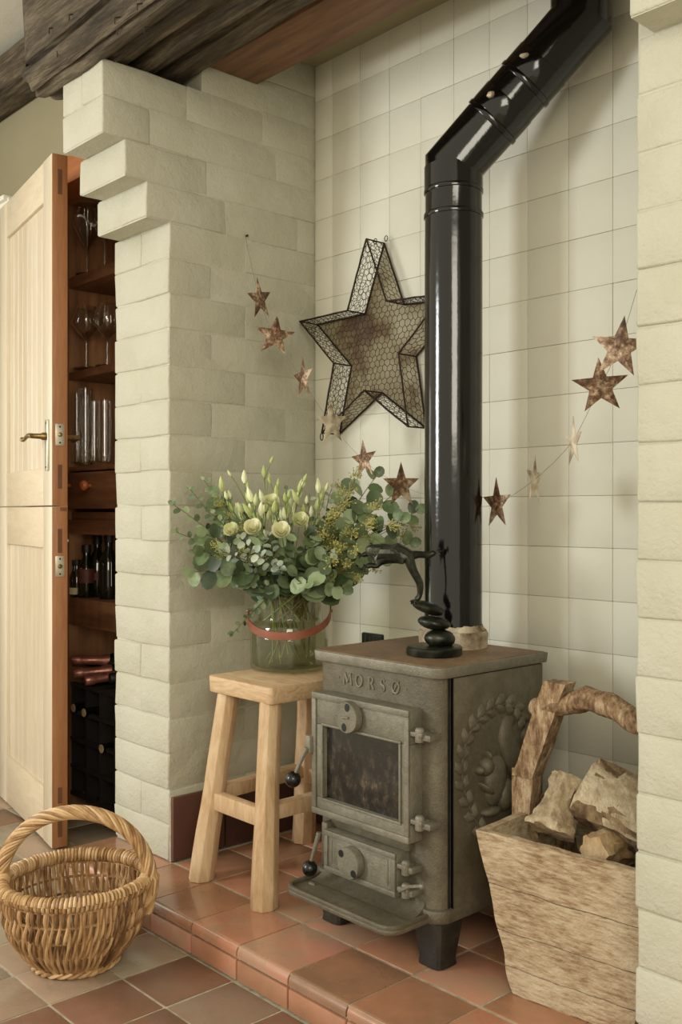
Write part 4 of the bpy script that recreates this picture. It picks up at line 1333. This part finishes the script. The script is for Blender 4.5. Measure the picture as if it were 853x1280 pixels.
# ================================================================== BRONZE FROG ON PEBBLES
FZ = .655
FC = Vector((.748, .163, FZ))
FR = thing('frog_sculpture', FC, 'dark bronze sculpture of a leaping frog balanced on three stacked pebbles, on the stove top', 'sculpture')
MB().lathe([(.056, 0), (.058, .003), (.058, .016), (.055, .019), (.002, .0195)], FC, 40).build('round_base', M['bronze'], FR, angle=40)
fd = 2.06
def fp(px, py, dz=0.0): return pt(px, py, fd + dz)
def pebble(px, py, w_, h_, ang, dep=.9):
    c = fp(px, py)
    R_ = Matrix((RT, FW, Vector((0, 0, 1)))).transposed()
    MB().ball(c, 1, 20, w_ / 2, w_ / 2 * dep, h_ / 2, rot=R_ @ Matrix.Rotation(ang, 3, 'Y')).build('pebble', M['bronze'], FR, jitter=.0015, jscale=30)
pebble(550, 798, .066, .040, .05)
pebble(543, 778.5, .069, .029, .14)
pebble(536, 760, .070, .025, .28)
# frog body: one skinned surface
V = [fp(488, 696), fp(501, 693, -.004), fp(475, 692), fp(466, 688),                    # 0 belly 1 hips 2 chest 3 head
     fp(511, 697, -.012), fp(516, 712, -.016), fp(526, 730, -.012), fp(525, 746, -.010), fp(519, 751, -.012),   # 4 hip 5 knee.. foot on pebble
     fp(512, 694, .012), fp(524, 693, .022), fp(536, 694, .030), fp(545, 690, .03),     # 9.. stretched back leg
     fp(474, 702, -.014), fp(471, 708, -.016), fp(462, 706, -.018), fp(458, 709, -.018),  # foreleg low
     fp(468, 686, .014), fp(462, 692, .018), fp(452, 694, .018),                         # foreleg far
     fp(456, 686)]                                                                       # 20 snout
E_ = [(0, 1), (0, 2), (2, 3), (3, 20), (1, 4), (4, 5), (5, 6), (6, 7), (7, 8), (1, 9), (9, 10), (10, 11), (11, 12), (2, 13), (13, 14), (14, 15), (15, 16), (2, 17), (17, 18), (18, 19)]
R2 = [.018, .014, .016, .0125, .010, .0068, .0062, .0042, .006, .009, .0058, .006, .0045, .0062, .0045, .004, .005, .0058, .0045, .0045, .007]
me = bpy.data.meshes.new('frog_body')
me.from_pydata([tuple(v - FC) for v in V], E_, [])
fo = bpy.data.objects.new('frog_body', me); col.objects.link(fo); fo.parent = FR
fo.modifiers.new('skin', 'SKIN')
for i, sv in enumerate(me.skin_vertices[0].data):
    sv.radius = (R2[i] * 1.55, R2[i] * 1.35); sv.use_root = (i == 0)
sb = fo.modifiers.new('sub', 'SUBSURF'); sb.levels = 2; sb.render_levels = 2
me.materials.append(M['bronze'])
for q in ((464, 681, -.008), (468, 683, .008)):
    MB().ball(fp(*q), .0045, 10).build('eye', M['bronze'], FR)
for c0, dirs in ((fp(519, 751, -.012), ((-6, 1), (-5, 4), (-1, 5), (4, 3))), (fp(545, 690, .03), ((5, -5), (7, -1), (6, 3))), (fp(458, 709, -.018), ((-5, 1), (-4, -3), (-3, 4))), (fp(452, 694, .018), ((-5, 1), (-5, -3), (-3, 4)))):
    for dx, dy in dirs:
        e = c0 + RT * dx * .0016 + Vector((0, 0, -dy * .0016)) - FW * .003
        MB().tube([c0, (c0 + e) / 2 + Vector((0, 0, .002)), e], [.0028, .0018, .0022], 6).build('toe', M['bronze'], FR)

# ================================================================== BIG WIRE STAR
SO = [(.286, 1.655), (.359, 1.483), (.548, 1.470), (.4015, 1.345), (.434, 1.161), (.2776, 1.264), (.112, 1.164), (.1603, 1.3475), (.020, 1.4787), (.2137, 1.4805)]
YF, YB_ = .414, .482
WS = thing('wire_star', (.283, .45, 1.38), 'large rusty wire-framed star with chicken wire, hung on the tiled wall', 'star decoration')
MB().add([(x, YB_ + .001, z) for x, z in SO] + [(x, YB_ - .0015, z) for x, z in SO], [tuple(range(10)), tuple(range(19, 9, -1))] + [(i, 10 + i, 10 + (i + 1) % 10, (i + 1) % 10) for i in range(10)]).build('back_plate', M['star_plate'], WS, smooth=False, label='stained sheet back of the star')
for Y in (YF, YB_ - .003):
    for i in range(10):
        a, c = SO[i], SO[(i + 1) % 10]
        p, q = Vector((a[0], Y, a[1])), Vector((c[0], Y, c[1]))
        MB().tube([p.lerp(q, k / 8) + noise.noise_vector(p.lerp(q, k / 8) * 60) * .0012 for k in range(9)], .0026, 6).build('frame_wire', M['wire'], WS)
for i in range(10):
    a = SO[i]
    MB().tube([(a[0], YF, a[1]), (a[0], YB_, a[1])], .002, 6).build('cross_wire', M['wire'], WS)
def inside(p, poly):
    c = False
    j = len(poly) - 1
    for i in range(len(poly)):
        if (poly[i][1] > p[1]) != (poly[j][1] > p[1]) and p[0] < (poly[j][0] - poly[i][0]) * (p[1] - poly[i][1]) / (poly[j][1] - poly[i][1]) + poly[i][0]:
            c = not c
        j = i
    return c
def hexnet(b, poly, fn, cell=.0175, r=.0008, seed=1):
    xs = [p[0] for p in poly]; ys = [p[1] for p in poly]
    a = cell / math.sqrt(3)
    def nd(x, y):
        q = noise.noise_vector(Vector((x * 45 + seed * 5, y * 45, seed))) * .006
        return (x + q.x, y + q.y)
    ny = int((max(ys) - min(ys)) / (1.5 * a)) + 3
    nx = int((max(xs) - min(xs)) / cell) + 3
    done = set()
    for j in range(-1, ny):
        for i in range(-1, nx):
            cx_ = min(xs) + cell * (i + .5 * (j % 2)); cy_ = min(ys) + 1.5 * a * j
            P6 = [(cx_ + a * math.cos(PI / 6 + PI / 3 * k), cy_ + a * math.sin(PI / 6 + PI / 3 * k)) for k in range(3)] + \
                 [(cx_ + a * math.cos(PI / 6 + PI), cy_ + a * math.sin(PI / 6 + PI))]
            for k in range(3):
                p, q = nd(*P6[k]), nd(*P6[k + 1])
                ip, iq = inside(p, poly), inside(q, poly)
                if not ip and not iq:
                    continue
                if ip != iq:
                    lo_, hi = (p, q) if ip else (q, p)
                    A_, B2 = lo_, hi
                    for _ in range(6):
                        m_ = ((A_[0] + B2[0]) / 2, (A_[1] + B2[1]) / 2)
                        if inside(m_, poly): A_ = m_
                        else: B2 = m_
                    p, q = lo_, A_
                b.tube([fn(*p), fn(*q)], r, 3, cap=False)
nb = MB()
hexnet(nb, SO, lambda x, z: Vector((x, YF + noise.noise(Vector((x * 20, z * 20, 2))) * .004, z)))
nb.build('front_netting', M['wire'], WS, smooth=False, kind='stuff')
nb = MB()
for i in range(10):
    a, c = Vector(SO[i]), Vector(SO[(i + 1) % 10])
    L = (c - a).length
    hexnet(nb, [(0, 0), (L, 0), (L, YB_ - YF), (0, YB_ - YF)], lambda u, v, a=a, d=(c - a).normalized(): Vector((a.x + d.x * u, YF + v, a.y + d.y * u)), seed=i + 3)
nb.build('side_netting', M['wire'], WS, smooth=False, kind='stuff')
for (x, z) in ((.272, 1.660), (.300, 1.664)):
    MB().tube([Vector((x + .006 * math.cos(k * PI / 5), .46 + (.012 if x > .28 else 0), z + .007 * math.sin(k * PI / 5))) for k in range(11)], .0011, 5).build('hanging_loop', M['wire'], WS)
MB().tube([Vector((.112 - .006 * math.sin(k * PI / 5), YF, 1.160 + .010 * math.cos(k * PI / 5) - .006)) for k in range(10)], .0016, 5).build('corner_loop', M['wire'], WS)

# ================================================================== GARLAND OF TIN STARS
GL = [((325, 371), .170, 54, 12, 1.0, 'rust', 'rusty tin star highest on the pier side of the garland, under the wall hook'),
      ((344, 417), .20, 6, -6, 1.0, 'rust', 'rusty tin star facing out, second down from the wall hook'),
      ((379, 470), .24, -62, 3, 1.0, 'rust', 'narrow turned rusty tin star between the wall corner and the big wire star'),
      ((415, 526), .28, 45, 4, 1.02, 'rust_pale', 'pale shiny tin star hanging over the lower tip of the big wire star'),
      ((455, 572), .32, -50, 6, .92, 'rust', 'turned rusty tin star above the round eucalyptus leaves'),
      ((502, 604), .35, 36, 1, 1.05, 'rust', 'rusty tin star beside the pipe, over the bouquet'),
      ((621, 627), .35, -58, 2, 1.08, 'rust', 'rusty tin star just past the pipe, lowest on that side'),
      ((669, 597), .30, 72, -3, 1.0, 'rust_pale', 'edge-on rusty tin star, second past the pipe'),
      ((717, 550), .25, -72, 2, .95, 'rust_pale', 'pale edge-on tin star under the two large ones'),
      ((751, 480), .19, 4, 4, .98, 'rust', 'broad rusty tin star facing out near the brick pier'),
      ((775, 432), .13, -22, -9, 1.02, 'rust', 'rusty tin star highest by the brick pier, partly behind it')]
def starmesh(m):
    vs_ = [(0, 0, .0045), (0, 0, .0035)]
    for k in range(10):
        r = .054 if k % 2 == 0 else .0215
        a = PI / 2 + k * PI / 5
        vs_.append((r * math.cos(a), r * math.sin(a), 0.0))
    for k in range(10):
        r = .054 if k % 2 == 0 else .0215
        a = PI / 2 + k * PI / 5
        vs_.append((r * math.cos(a), r * math.sin(a), -.0008))
    fs_ = [(0, 2 + k, 2 + (k + 1) % 10) for k in range(10)] + [(1, 12 + (k + 1) % 10, 12 + k) for k in range(10)] + [(2 + k, 12 + k, 12 + (k + 1) % 10, 2 + (k + 1) % 10) for k in range(10)]
    me = bpy.data.meshes.new('tin_star'); me.from_pydata(vs_, [], fs_); me.materials.append(m)
    return me
SM = {'rust': starmesh(M['rust']), 'rust_pale': starmesh(M['rust_pale'])}
tops = []
for (px, py), Y, yaw, roll, s_, mm, lb in GL:
    c = atY(px, py + 3, Y)
    z = (CAM - c); z.z = 0; z.normalize()
    z = Matrix.Rotation(math.radians(yaw), 3, 'Z') @ z
    y = Vector((0, 0, 1)); x = y.cross(z)
    R_ = Matrix((x, y, z)).transposed() @ Matrix.Rotation(math.radians(roll), 3, 'Z')
    o = inst(SM[mm], 'tin_star', None, c, R_, s_)
    tag(o, lb, 'star', 'tin stars of the garland')
    tops.append(c)
hook = atX(308, 295, .0)
TH = [hook] + tops[:6] + [Vector((.575, .375, .985)), Vector((.68, .385, .965))] + tops[6:] + [Vector((1.308, .03, 1.33))]
thr = MB()
sm = []
for i in range(len(TH) - 1):
    for k in range(4):
        t = k / 4
        p = TH[i].lerp(TH[i + 1], t) - Vector((0, 0, .004 * math.sin(PI * t)))
        sm.append(p + Vector((0, -.003, 0)))
sm.append(TH[-1])
thr.tube(sm, .0004, 4)
tag(thr.build('garland_thread', M['thread']), 'thin thread strung across the alcove carrying the tin stars', 'thread')
tag(MB().lathe([(.003, 0), (.002, .006), (.0035, .008)], hook + Vector((-.002, 0, 0)), 8, axis=(1, 0, 0)).build('wall_hook', M['iron_dark']), 'tiny hook in the painted side wall holding the garland thread', 'hook')

# ================================================================== WILLOW BASKET
BC = Vector((.203, -.360, 0))
BK = thing('willow_basket', BC, 'round woven willow basket with a twisted hoop handle standing on the floor tiles', 'basket')
bp_ = [(.004, .078), (.02, .094), (.045, .116), (.075, .134), (.105, .144), (.135, .147), (.160, .148), (.174, .149)]
def brad(z):
    for (z0, r0), (z1, r1) in zip(bp_, bp_[1:]):
        if z <= z1:
            t = max(0, (z - z0) / (z1 - z0)); return r0 + (r1 - r0) * t
    return bp_[-1][1]
NR = 124
HR = [.022, .058, .094, .128, .158]
def rodmesh(par, lean):
    pts = []
    n = 26
    for k in range(n + 1):
        z = .006 + (.176 - .006) * k / n
        ph = 0
        # weave over and under the hoops
        f_ = math.cos(PI * (z - .004) / .036) * (1 if par else -1)
        r = brad(z) + .0034 * f_
        a = lean * (z / .17) + .018 * math.sin(z * 60 + par * 2)
        pts.append((r * math.cos(a), r * math.sin(a), z))
    o = MB().tube(pts, [.0037 + .0006 * math.sin(k * .9 + par) for k in range(n + 1)], 6).build('rod', M['willow'])
    d = o.data
    off = o.location.copy()
    for v in d.vertices:
        v.co += off
    bpy.data.objects.remove(o)
    return d
RM = [rodmesh(p, l) for p in (0, 1) for l in (.10, .16, .13)]
rr_ = random.Random(3)
for k in range(NR):
    inst(RM[(k % 2) * 3 + rr_.randrange(3)], 'rod', BK, BC, (0, 0, 2 * PI * k / NR + rr_.uniform(-.010, .010)), (1, 1, rr_.uniform(.985, 1.01)))
for z in HR:
    r = brad(z)
    MB().tube([(BC.x + r * math.cos(2 * PI * k / 48), BC.y + r * math.sin(2 * PI * k / 48), z) for k in range(49)], .0030, 6).build('hoop', M['willow'], BK)
# base
MB().lathe([(.001, .004), (.080, .004), (.082, .008), (.001, .010)], BC, 40).build('woven_base', M['willow'], BK)
for q in range(3):
    MB().tube([(BC.x + (.088 + .005 * math.cos(t * 9 + q * 2.1)) * math.cos(t), BC.y + (.088 + .005 * math.cos(t * 9 + q * 2.1)) * math.sin(t), .0095 + .0045 * math.sin(t * 9 + q * 2.1)) for t in [2 * PI * k / 120 for k in range(121)]], .0042, 6).build('foot_strand', M['willow_rim'], BK)
# rim: core and tight coil
RZ_, RR = .176, .149
MB().tube([(BC.x + RR * math.cos(2 * PI * k / 60), BC.y + RR * math.sin(2 * PI * k / 60), RZ_) for k in range(61)], .0085, 8, cap=False).build('rim_core', M['willow_rim'], BK)
NCO = 118
cm = MB().tube([(RR - .0 + .0112 * math.cos(2 * PI * k / 12), .0042 * (k / 12 - .5) * 1.7, RZ_ - .002 + .0125 * math.sin(2 * PI * k / 12)) for k in range(13)], .0037, 6).build('rim_coil', M['willow_rim'])
cme = cm.data; off = cm.location.copy()
for v in cme.vertices:
    v.co += off
bpy.data.objects.remove(cm)
for k in range(NCO):
    inst(cme, 'rim_coil', BK, BC, (0, 0, 2 * PI * (k + rr_.uniform(-.15, .15)) / NCO), (1, 1, 1 + rr_.uniform(-.03, .12) * .1))
# handle: strands twisted round an arch
def arch(t):
    a = PI * t
    sx_ = -.162 * math.cos(a) if True else 0
    z = .150 + .166 * math.sin(a) ** .86
    if t < 0: z = .150 + t * 1.2
    return BC + RT * (-.160 * math.cos(a)) + Vector((0, 0, z)) - FW * .004
NS = 12
AP = [arch(i / 96) for i in range(97)]
low0 = AP[0] + Vector((0, 0, -.045)) + RT * .010; low1 = AP[-1] + Vector((0, 0, -.045)) - RT * .010
AP = [low0 + (AP[0] - low0) * (k / 8) for k in range(8)] + AP + [AP[-1] + (low1 - AP[-1]) * (k / 8) for k in range(1, 9)]
for q in range(NS):
    pts = []
    for i, p in enumerate(AP):
        d = (AP[min(i + 1, len(AP) - 1)] - AP[max(i - 1, 0)]).normalized()
        a1 = FW.copy(); b1 = d.cross(a1)
        end = min(1, min(i, len(AP) - 1 - i) / 14)
        ph = 2 * PI * q / NS + i / len(AP) * 2 * PI * 4.2
        rr = .0115 * (.75 + .25 * end)
        pts.append(p + a1 * rr * math.cos(ph) + b1 * rr * math.sin(ph))
    MB().tube(pts, .0041, 6).build('handle_strand', M['willow_rim'], BK)
MB().tube(AP, .0095, 8).build('handle_core', M['willow'], BK)
for s_ in (-1, 1):
    c = BC + RT * s_ * .152 + Vector((0, 0, RZ_))
    for q in range(5):
        u = -.020 + q * .009
        MB().tube([c + FW * u + RT * s_ * .016 + Vector((0, 0, -.03)), c + FW * (u * .8) + RT * s_ * .019 + Vector((0, 0, .0)), c + FW * (u * .5) + RT * s_ * .004 + Vector((0, 0, .022)),
                   c + FW * (u * .6) - RT * s_ * .014 + Vector((0, 0, .004)), c + FW * u - RT * s_ * .012 + Vector((0, 0, -.03))], .0038, 6).build('lashing', M['willow_rim'], BK)

# ================================================================== WOODEN CRATE
CT = Matrix.Translation((1.010, .083, HZ)) @ Matrix.Rotation(math.radians(6), 4, 'Z')
CHH = .298
WB, WT, DB, DT_ = .235, .335, .235, .300
ox, oy = -.053, -.036
def cp(u, v, h):
    """u, v in 0..1 across the crate, h height"""
    k = h / CHH
    return Vector((ox * k + u * (WB + (WT - WB) * k), oy * k + v * (DB + (DT_ - DB) * k), h))
CR = thing('wooden_crate', CT @ Vector((.12, .12, 0)), 'weathered pale wooden grain crate with a carrying bar, filled with firewood beside the stove', 'crate')
def warp(c8, name, m, parent, cuts=8, jit=.003, js=25, **k):
    bm = bmesh.new()
    bmesh.ops.create_cube(bm, size=1)
    bmesh.ops.subdivide_edges(bm, edges=bm.edges, cuts=cuts, use_grid_fill=True)
    vs_ = []
    for v in bm.verts:
        a, b, c = v.co.x + .5, v.co.y + .5, v.co.z + .5
        p = Vector((0, 0, 0))
        for i in (0, 1):
            for j in (0, 1):
                for l in (0, 1):
                    p += c8[i * 4 + j * 2 + l] * ((a if i else 1 - a) * (b if j else 1 - b) * (c if l else 1 - c))
        vs_.append(p)
    fs_ = [tuple(v.index for v in f.verts) for f in bm.faces]
    bm.free()
    mb = MB(CT)
    mb.add(vs_, fs_)
    return mb.build(name, m, parent, jitter=jit, jscale=js, angle=50, **k)
TK = .017
HS = [0.0, .052, .118, .200, CHH]
g_ = .0009
for s_ in range(4):
    h0, h1 = HS[s_] + g_, HS[s_ + 1] - g_
    for face in ('front', 'back', 'left', 'right'):
        c8 = []
        for i in (0, 1):
            for j in (0, 1):
                for l in (0, 1):
                    h = (h0, h1)[l]
                    if face in ('front', 'back'):
                        p = cp(i, 0 if face == 'front' else 1, h)
                        p.y += (TK * j) if face == 'front' else -TK * (1 - j)
                    else:
                        p = cp(0 if face == 'left' else 1, j, h)
                        p.y += TK * (1 if j == 0 else -1)
                        p.x += (TK * i) if face == 'left' else -TK * (1 - i)
                    if s_ == 3 and l == 1 and face == 'front':
                        p.z += -.004 * (i == 1)
                    c8.append(p)
        warp(c8, 'plank', M['crate'], CR, cuts=8, jit=.0036)
c8 = []
for i in (0, 1):
    for j in (0, 1):
        for l in (0, 1):
            p = cp(i, j, .02); p.x += .01 * (1 - 2 * i); p.y += .01 * (1 - 2 * j); p.z = .008 + .014 * l
            c8.append(p)
warp(c8, 'bottom_board', M['crate'], CR, cuts=2)
# inner cleat seen dark inside the far corner
def wseg(a, b, w1_, w2_, d_, name, m, jit=.0025, along=None):
    """hewn bar between two points given in crate space: w across u, d across v"""
    a, b = Vector(a), Vector(b)
    c8 = []
    for i in (0, 1):
        for j in (0, 1):
            for l in (0, 1):
                p = (a, b)[l].copy()
                p.x += (i - .5) * (w1_, w2_)[l]; p.y += (j - .5) * d_
                c8.append(p)
    return warp(c8, name, m, CR, cuts=5, jit=jit, js=30)
wseg((.002, .215, .180), (-.020, .222, .275), .022, .022, .04, 'cleat', M['crate_dark'])
# side posts and carrying bar
lpL = CT.inverted() @ atY(658, 985, .20)
vmid = .135
def L3(px, py, Y):
    return CT.inverted() @ atY(px, py, Y)
b0 = L3(661, 1008, .205); b1 = L3(659, 962, .205); t1 = L3(700, 852, .205)
wseg(b0 + Vector((-.012, 0, -.10)), b1 + Vector((0, 0, .002)), .034, .046, .034, 'side_post', M['crate_dark'])
wseg(b1 + Vector((.002, 0, -.010)), t1, .044, .046, .044, 'handle_post', M['crate_dark'])
rb0 = cp(1, .5, .20) + Vector((.012, 0, 0)); rb1 = cp(1, .5, .36) + Vector((.0, 0, .0)); rt1 = Vector((t1.x + .20, t1.y, t1.z - .012))
wseg(rb0, rb1, .034, .040, .034, 'side_post', M['crate_dark'])
wseg(rb1 + Vector((0, 0, -.01)), rt1, .040, .034, .038, 'handle_post', M['crate_dark'])
s0 = L3(664, 885, .205); sA = L3(706, 881, .205)
bar = [s0, s0 + Vector((.010, 0, 0)), sA, L3(735, 873, .205), L3(760, 880, .205), L3(785, 895, .205), L3(812, 912, .205)]
bar.append(bar[-1] + Vector((.02, 0, -.012)))
dense = []
for i in range(len(bar) - 1):
    for k in range(4):
        dense.append(bar[i].lerp(bar[i + 1], k / 4))
dense.append(bar[-1])
MB(CT).tube(dense, [.012 if i < 4 else .0215 + .0015 * math.sin(i * 1.3) for i in range(len(dense))], 12).build('carrying_bar', M['crate_dark'], CR, jitter=.004, jscale=30, label='thick worn branch used as a carrying bar')

# ================================================================== FIREWOOD
def log(name, a, b, r0, r1, m, mend, label, seed=0, flat=None, n=18, rings=14, jit=.010, endjit=.004, knots=(), split=None):
    a, b = Vector(a), Vector(b)
    d = (b - a).normalized(); u = d.orthogonal().normalized(); v = d.cross(u)
    vs_, fs_ = [], []
    for i in range(rings + 1):
        t = i / rings
        c = a.lerp(b, t)
        r = r0 + (r1 - r0) * t
        for (kt, kr) in knots:
            r *= 1 + kr * math.exp(-((t - kt) / .13) ** 2)
        for k in range(n):
            th = 2 * PI * k / n
            dirv = u * math.cos(th) + v * math.sin(th)
            q = dirv * 1.6 + d * t * 2 + Vector((seed * 3.1, seed, 0))
            rr = r * (1 + .26 * noise.noise(q) + .14 * noise.noise(q * 3.1)) + jit * .35 * noise.noise(Vector((math.cos(th) * 4, math.sin(th) * 4, t * 3 + seed)))
            rr += .0045 * noise.noise(Vector((math.cos(th) * 9, math.sin(th) * 9, t * 2.5 + seed))) + .003 * noise.noise(p0 * 70 if (p0 := c + dirv * r) else c)
            p = c + dirv * rr
            if split is not None:
                nrm = split[0].normalized(); h = (p - c).dot(nrm)
                if h > split[1]:
                    p -= nrm * (h - split[1])
            if flat is not None:
                nrm = Vector(flat[0]).normalized(); h = (p - c).dot(nrm)
                if h > flat[1]:
                    p -= nrm * (h - flat[1]) * .92
                    p += nrm * .002 * noise.noise(p * 90)
            if i in (0, rings):
                p += d * endjit * noise.noise(p * 60 + Vector((seed, 0, 0)))
            vs_.append(p)
    for i in range(rings):
        for k in range(n):
            fs_.append((i * n + k, i * n + (k + 1) % n, (i + 1) * n + (k + 1) % n, (i + 1) * n + k))
    t_ = thing(name, a.lerp(b, .5), label, 'firewood', 'firewood in the crate')
    MB().add(vs_, fs_).build('bark', m, t_, angle=70)
    if split is not None:
        # the pale split face: a fibrous plate lying on the cut
        nrm = split[0].normalized(); ws = d.cross(nrm).normalized()
        fv, ff = [], []
        NA, NW = 34, 16
        for i in range(NA + 1):
            t = -.01 + 1.02 * i / NA
            r = (r0 + (r1 - r0) * t)
            hw = math.sqrt(max(1e-5, r * r - split[1] ** 2)) * (1.0 + .12 * noise.noise(Vector((t * 5, seed, 0))))
            for k in range(NW + 1):
                u_ = -1 + 2 * k / NW
                hgt = split[1] + .0035 + .0035 * noise.noise(Vector((t * 4, u_ * 9, seed))) + .002 * noise.noise(Vector((t * 14, u_ * 22, seed))) - .012 * abs(u_) ** 5 + .010 * max(0, u_ * -1 - .2) * (t > .3)
                fv.append(a.lerp(b, t) + ws * hw * u_ + nrm * hgt)
        for i in range(NA):
            for k in range(NW):
                q = i * (NW + 1) + k
                ff.append((q, q + 1, q + NW + 2, q + NW + 1))
        MB().add(fv, ff).build('split_face', split[2], t_, angle=70, label='pale split face')
    for (base, ca) in ((0, a - d * .001), (rings * n, b + d * .001)):
        ring = [vs_[base + k] for k in range(n)]
        cc = sum(ring, Vector()) / n
        inr = [cc.lerp(q, .5) + d * (.003 * noise.noise(q * 80)) for q in ring]
        f2 = [(k, (k + 1) % n, n + (k + 1) % n, n + k) for k in range(n)] + [(n + k, n + (k + 1) % n, 2 * n) for k in range(n)]
        MB().add(ring + inr + [cc + d * .002 * (1 if base else -1)], f2).build('cut_end', mend, t_, angle=70)
    return t_
def W(px, py, Y): return atY(px, py, Y)
log('log', W(690, 1040, .115), W(712, 972, .17), .037, .027, M['log_pale'], M['log_cut'], 'knobbly pale barkless log standing upright in the crate, its sawn end facing out', seed=2, knots=((.05, .22), (.85, .12)), jit=.020, n=36, rings=30)
log('log', W(733, 985, .175), W(850, 1042, .215), .060, .062, M['bark'], M['log_cut'], 'big split log with a broad pale face lying topmost beside the brick pier', seed=5, jit=.012, rings=30, n=40, split=(Vector((.22, -.60, .76)), .020, M['log_pale']))
log('log', W(664, 1042, .19), W(700, 1012, .27), .020, .017, M['bark'], M['log_cut'], 'thin brown split stick low behind the upright log', seed=7, flat=((0, -.5, 1), .008), n=24)
log('log', W(682, 1002, .255), W(703, 975, .30), .020, .022, M['log_cut'], M['log_cut'], 'short pale offcut behind the upright log by the crate rim', seed=9, flat=((-.6, -.6, .2), .010), n=24)
log('log', W(742, 1066, .115), W(790, 1052, .22), .030, .030, M['log_cut'], M['log_cut'], 'rounded tan log end low in front of the big split one', seed=12, n=28)
log('log', (1.05, .20, .235), (1.25, .31, .245), .042, .040, M['bark'], M['log_cut'], 'dark barked log underneath, filling the crate', seed=14)
log('log', (1.06, .30, .26), (1.22, .20, .285), .040, .040, M['bark'], M['log_cut'], 'dark barked log across the one underneath', seed=17)
log('log', (1.05, .15, .18), (1.24, .18, .20), .040, .040, M['bark'], M['log_cut'], 'dark barked log at the bottom of the crate', seed=19)
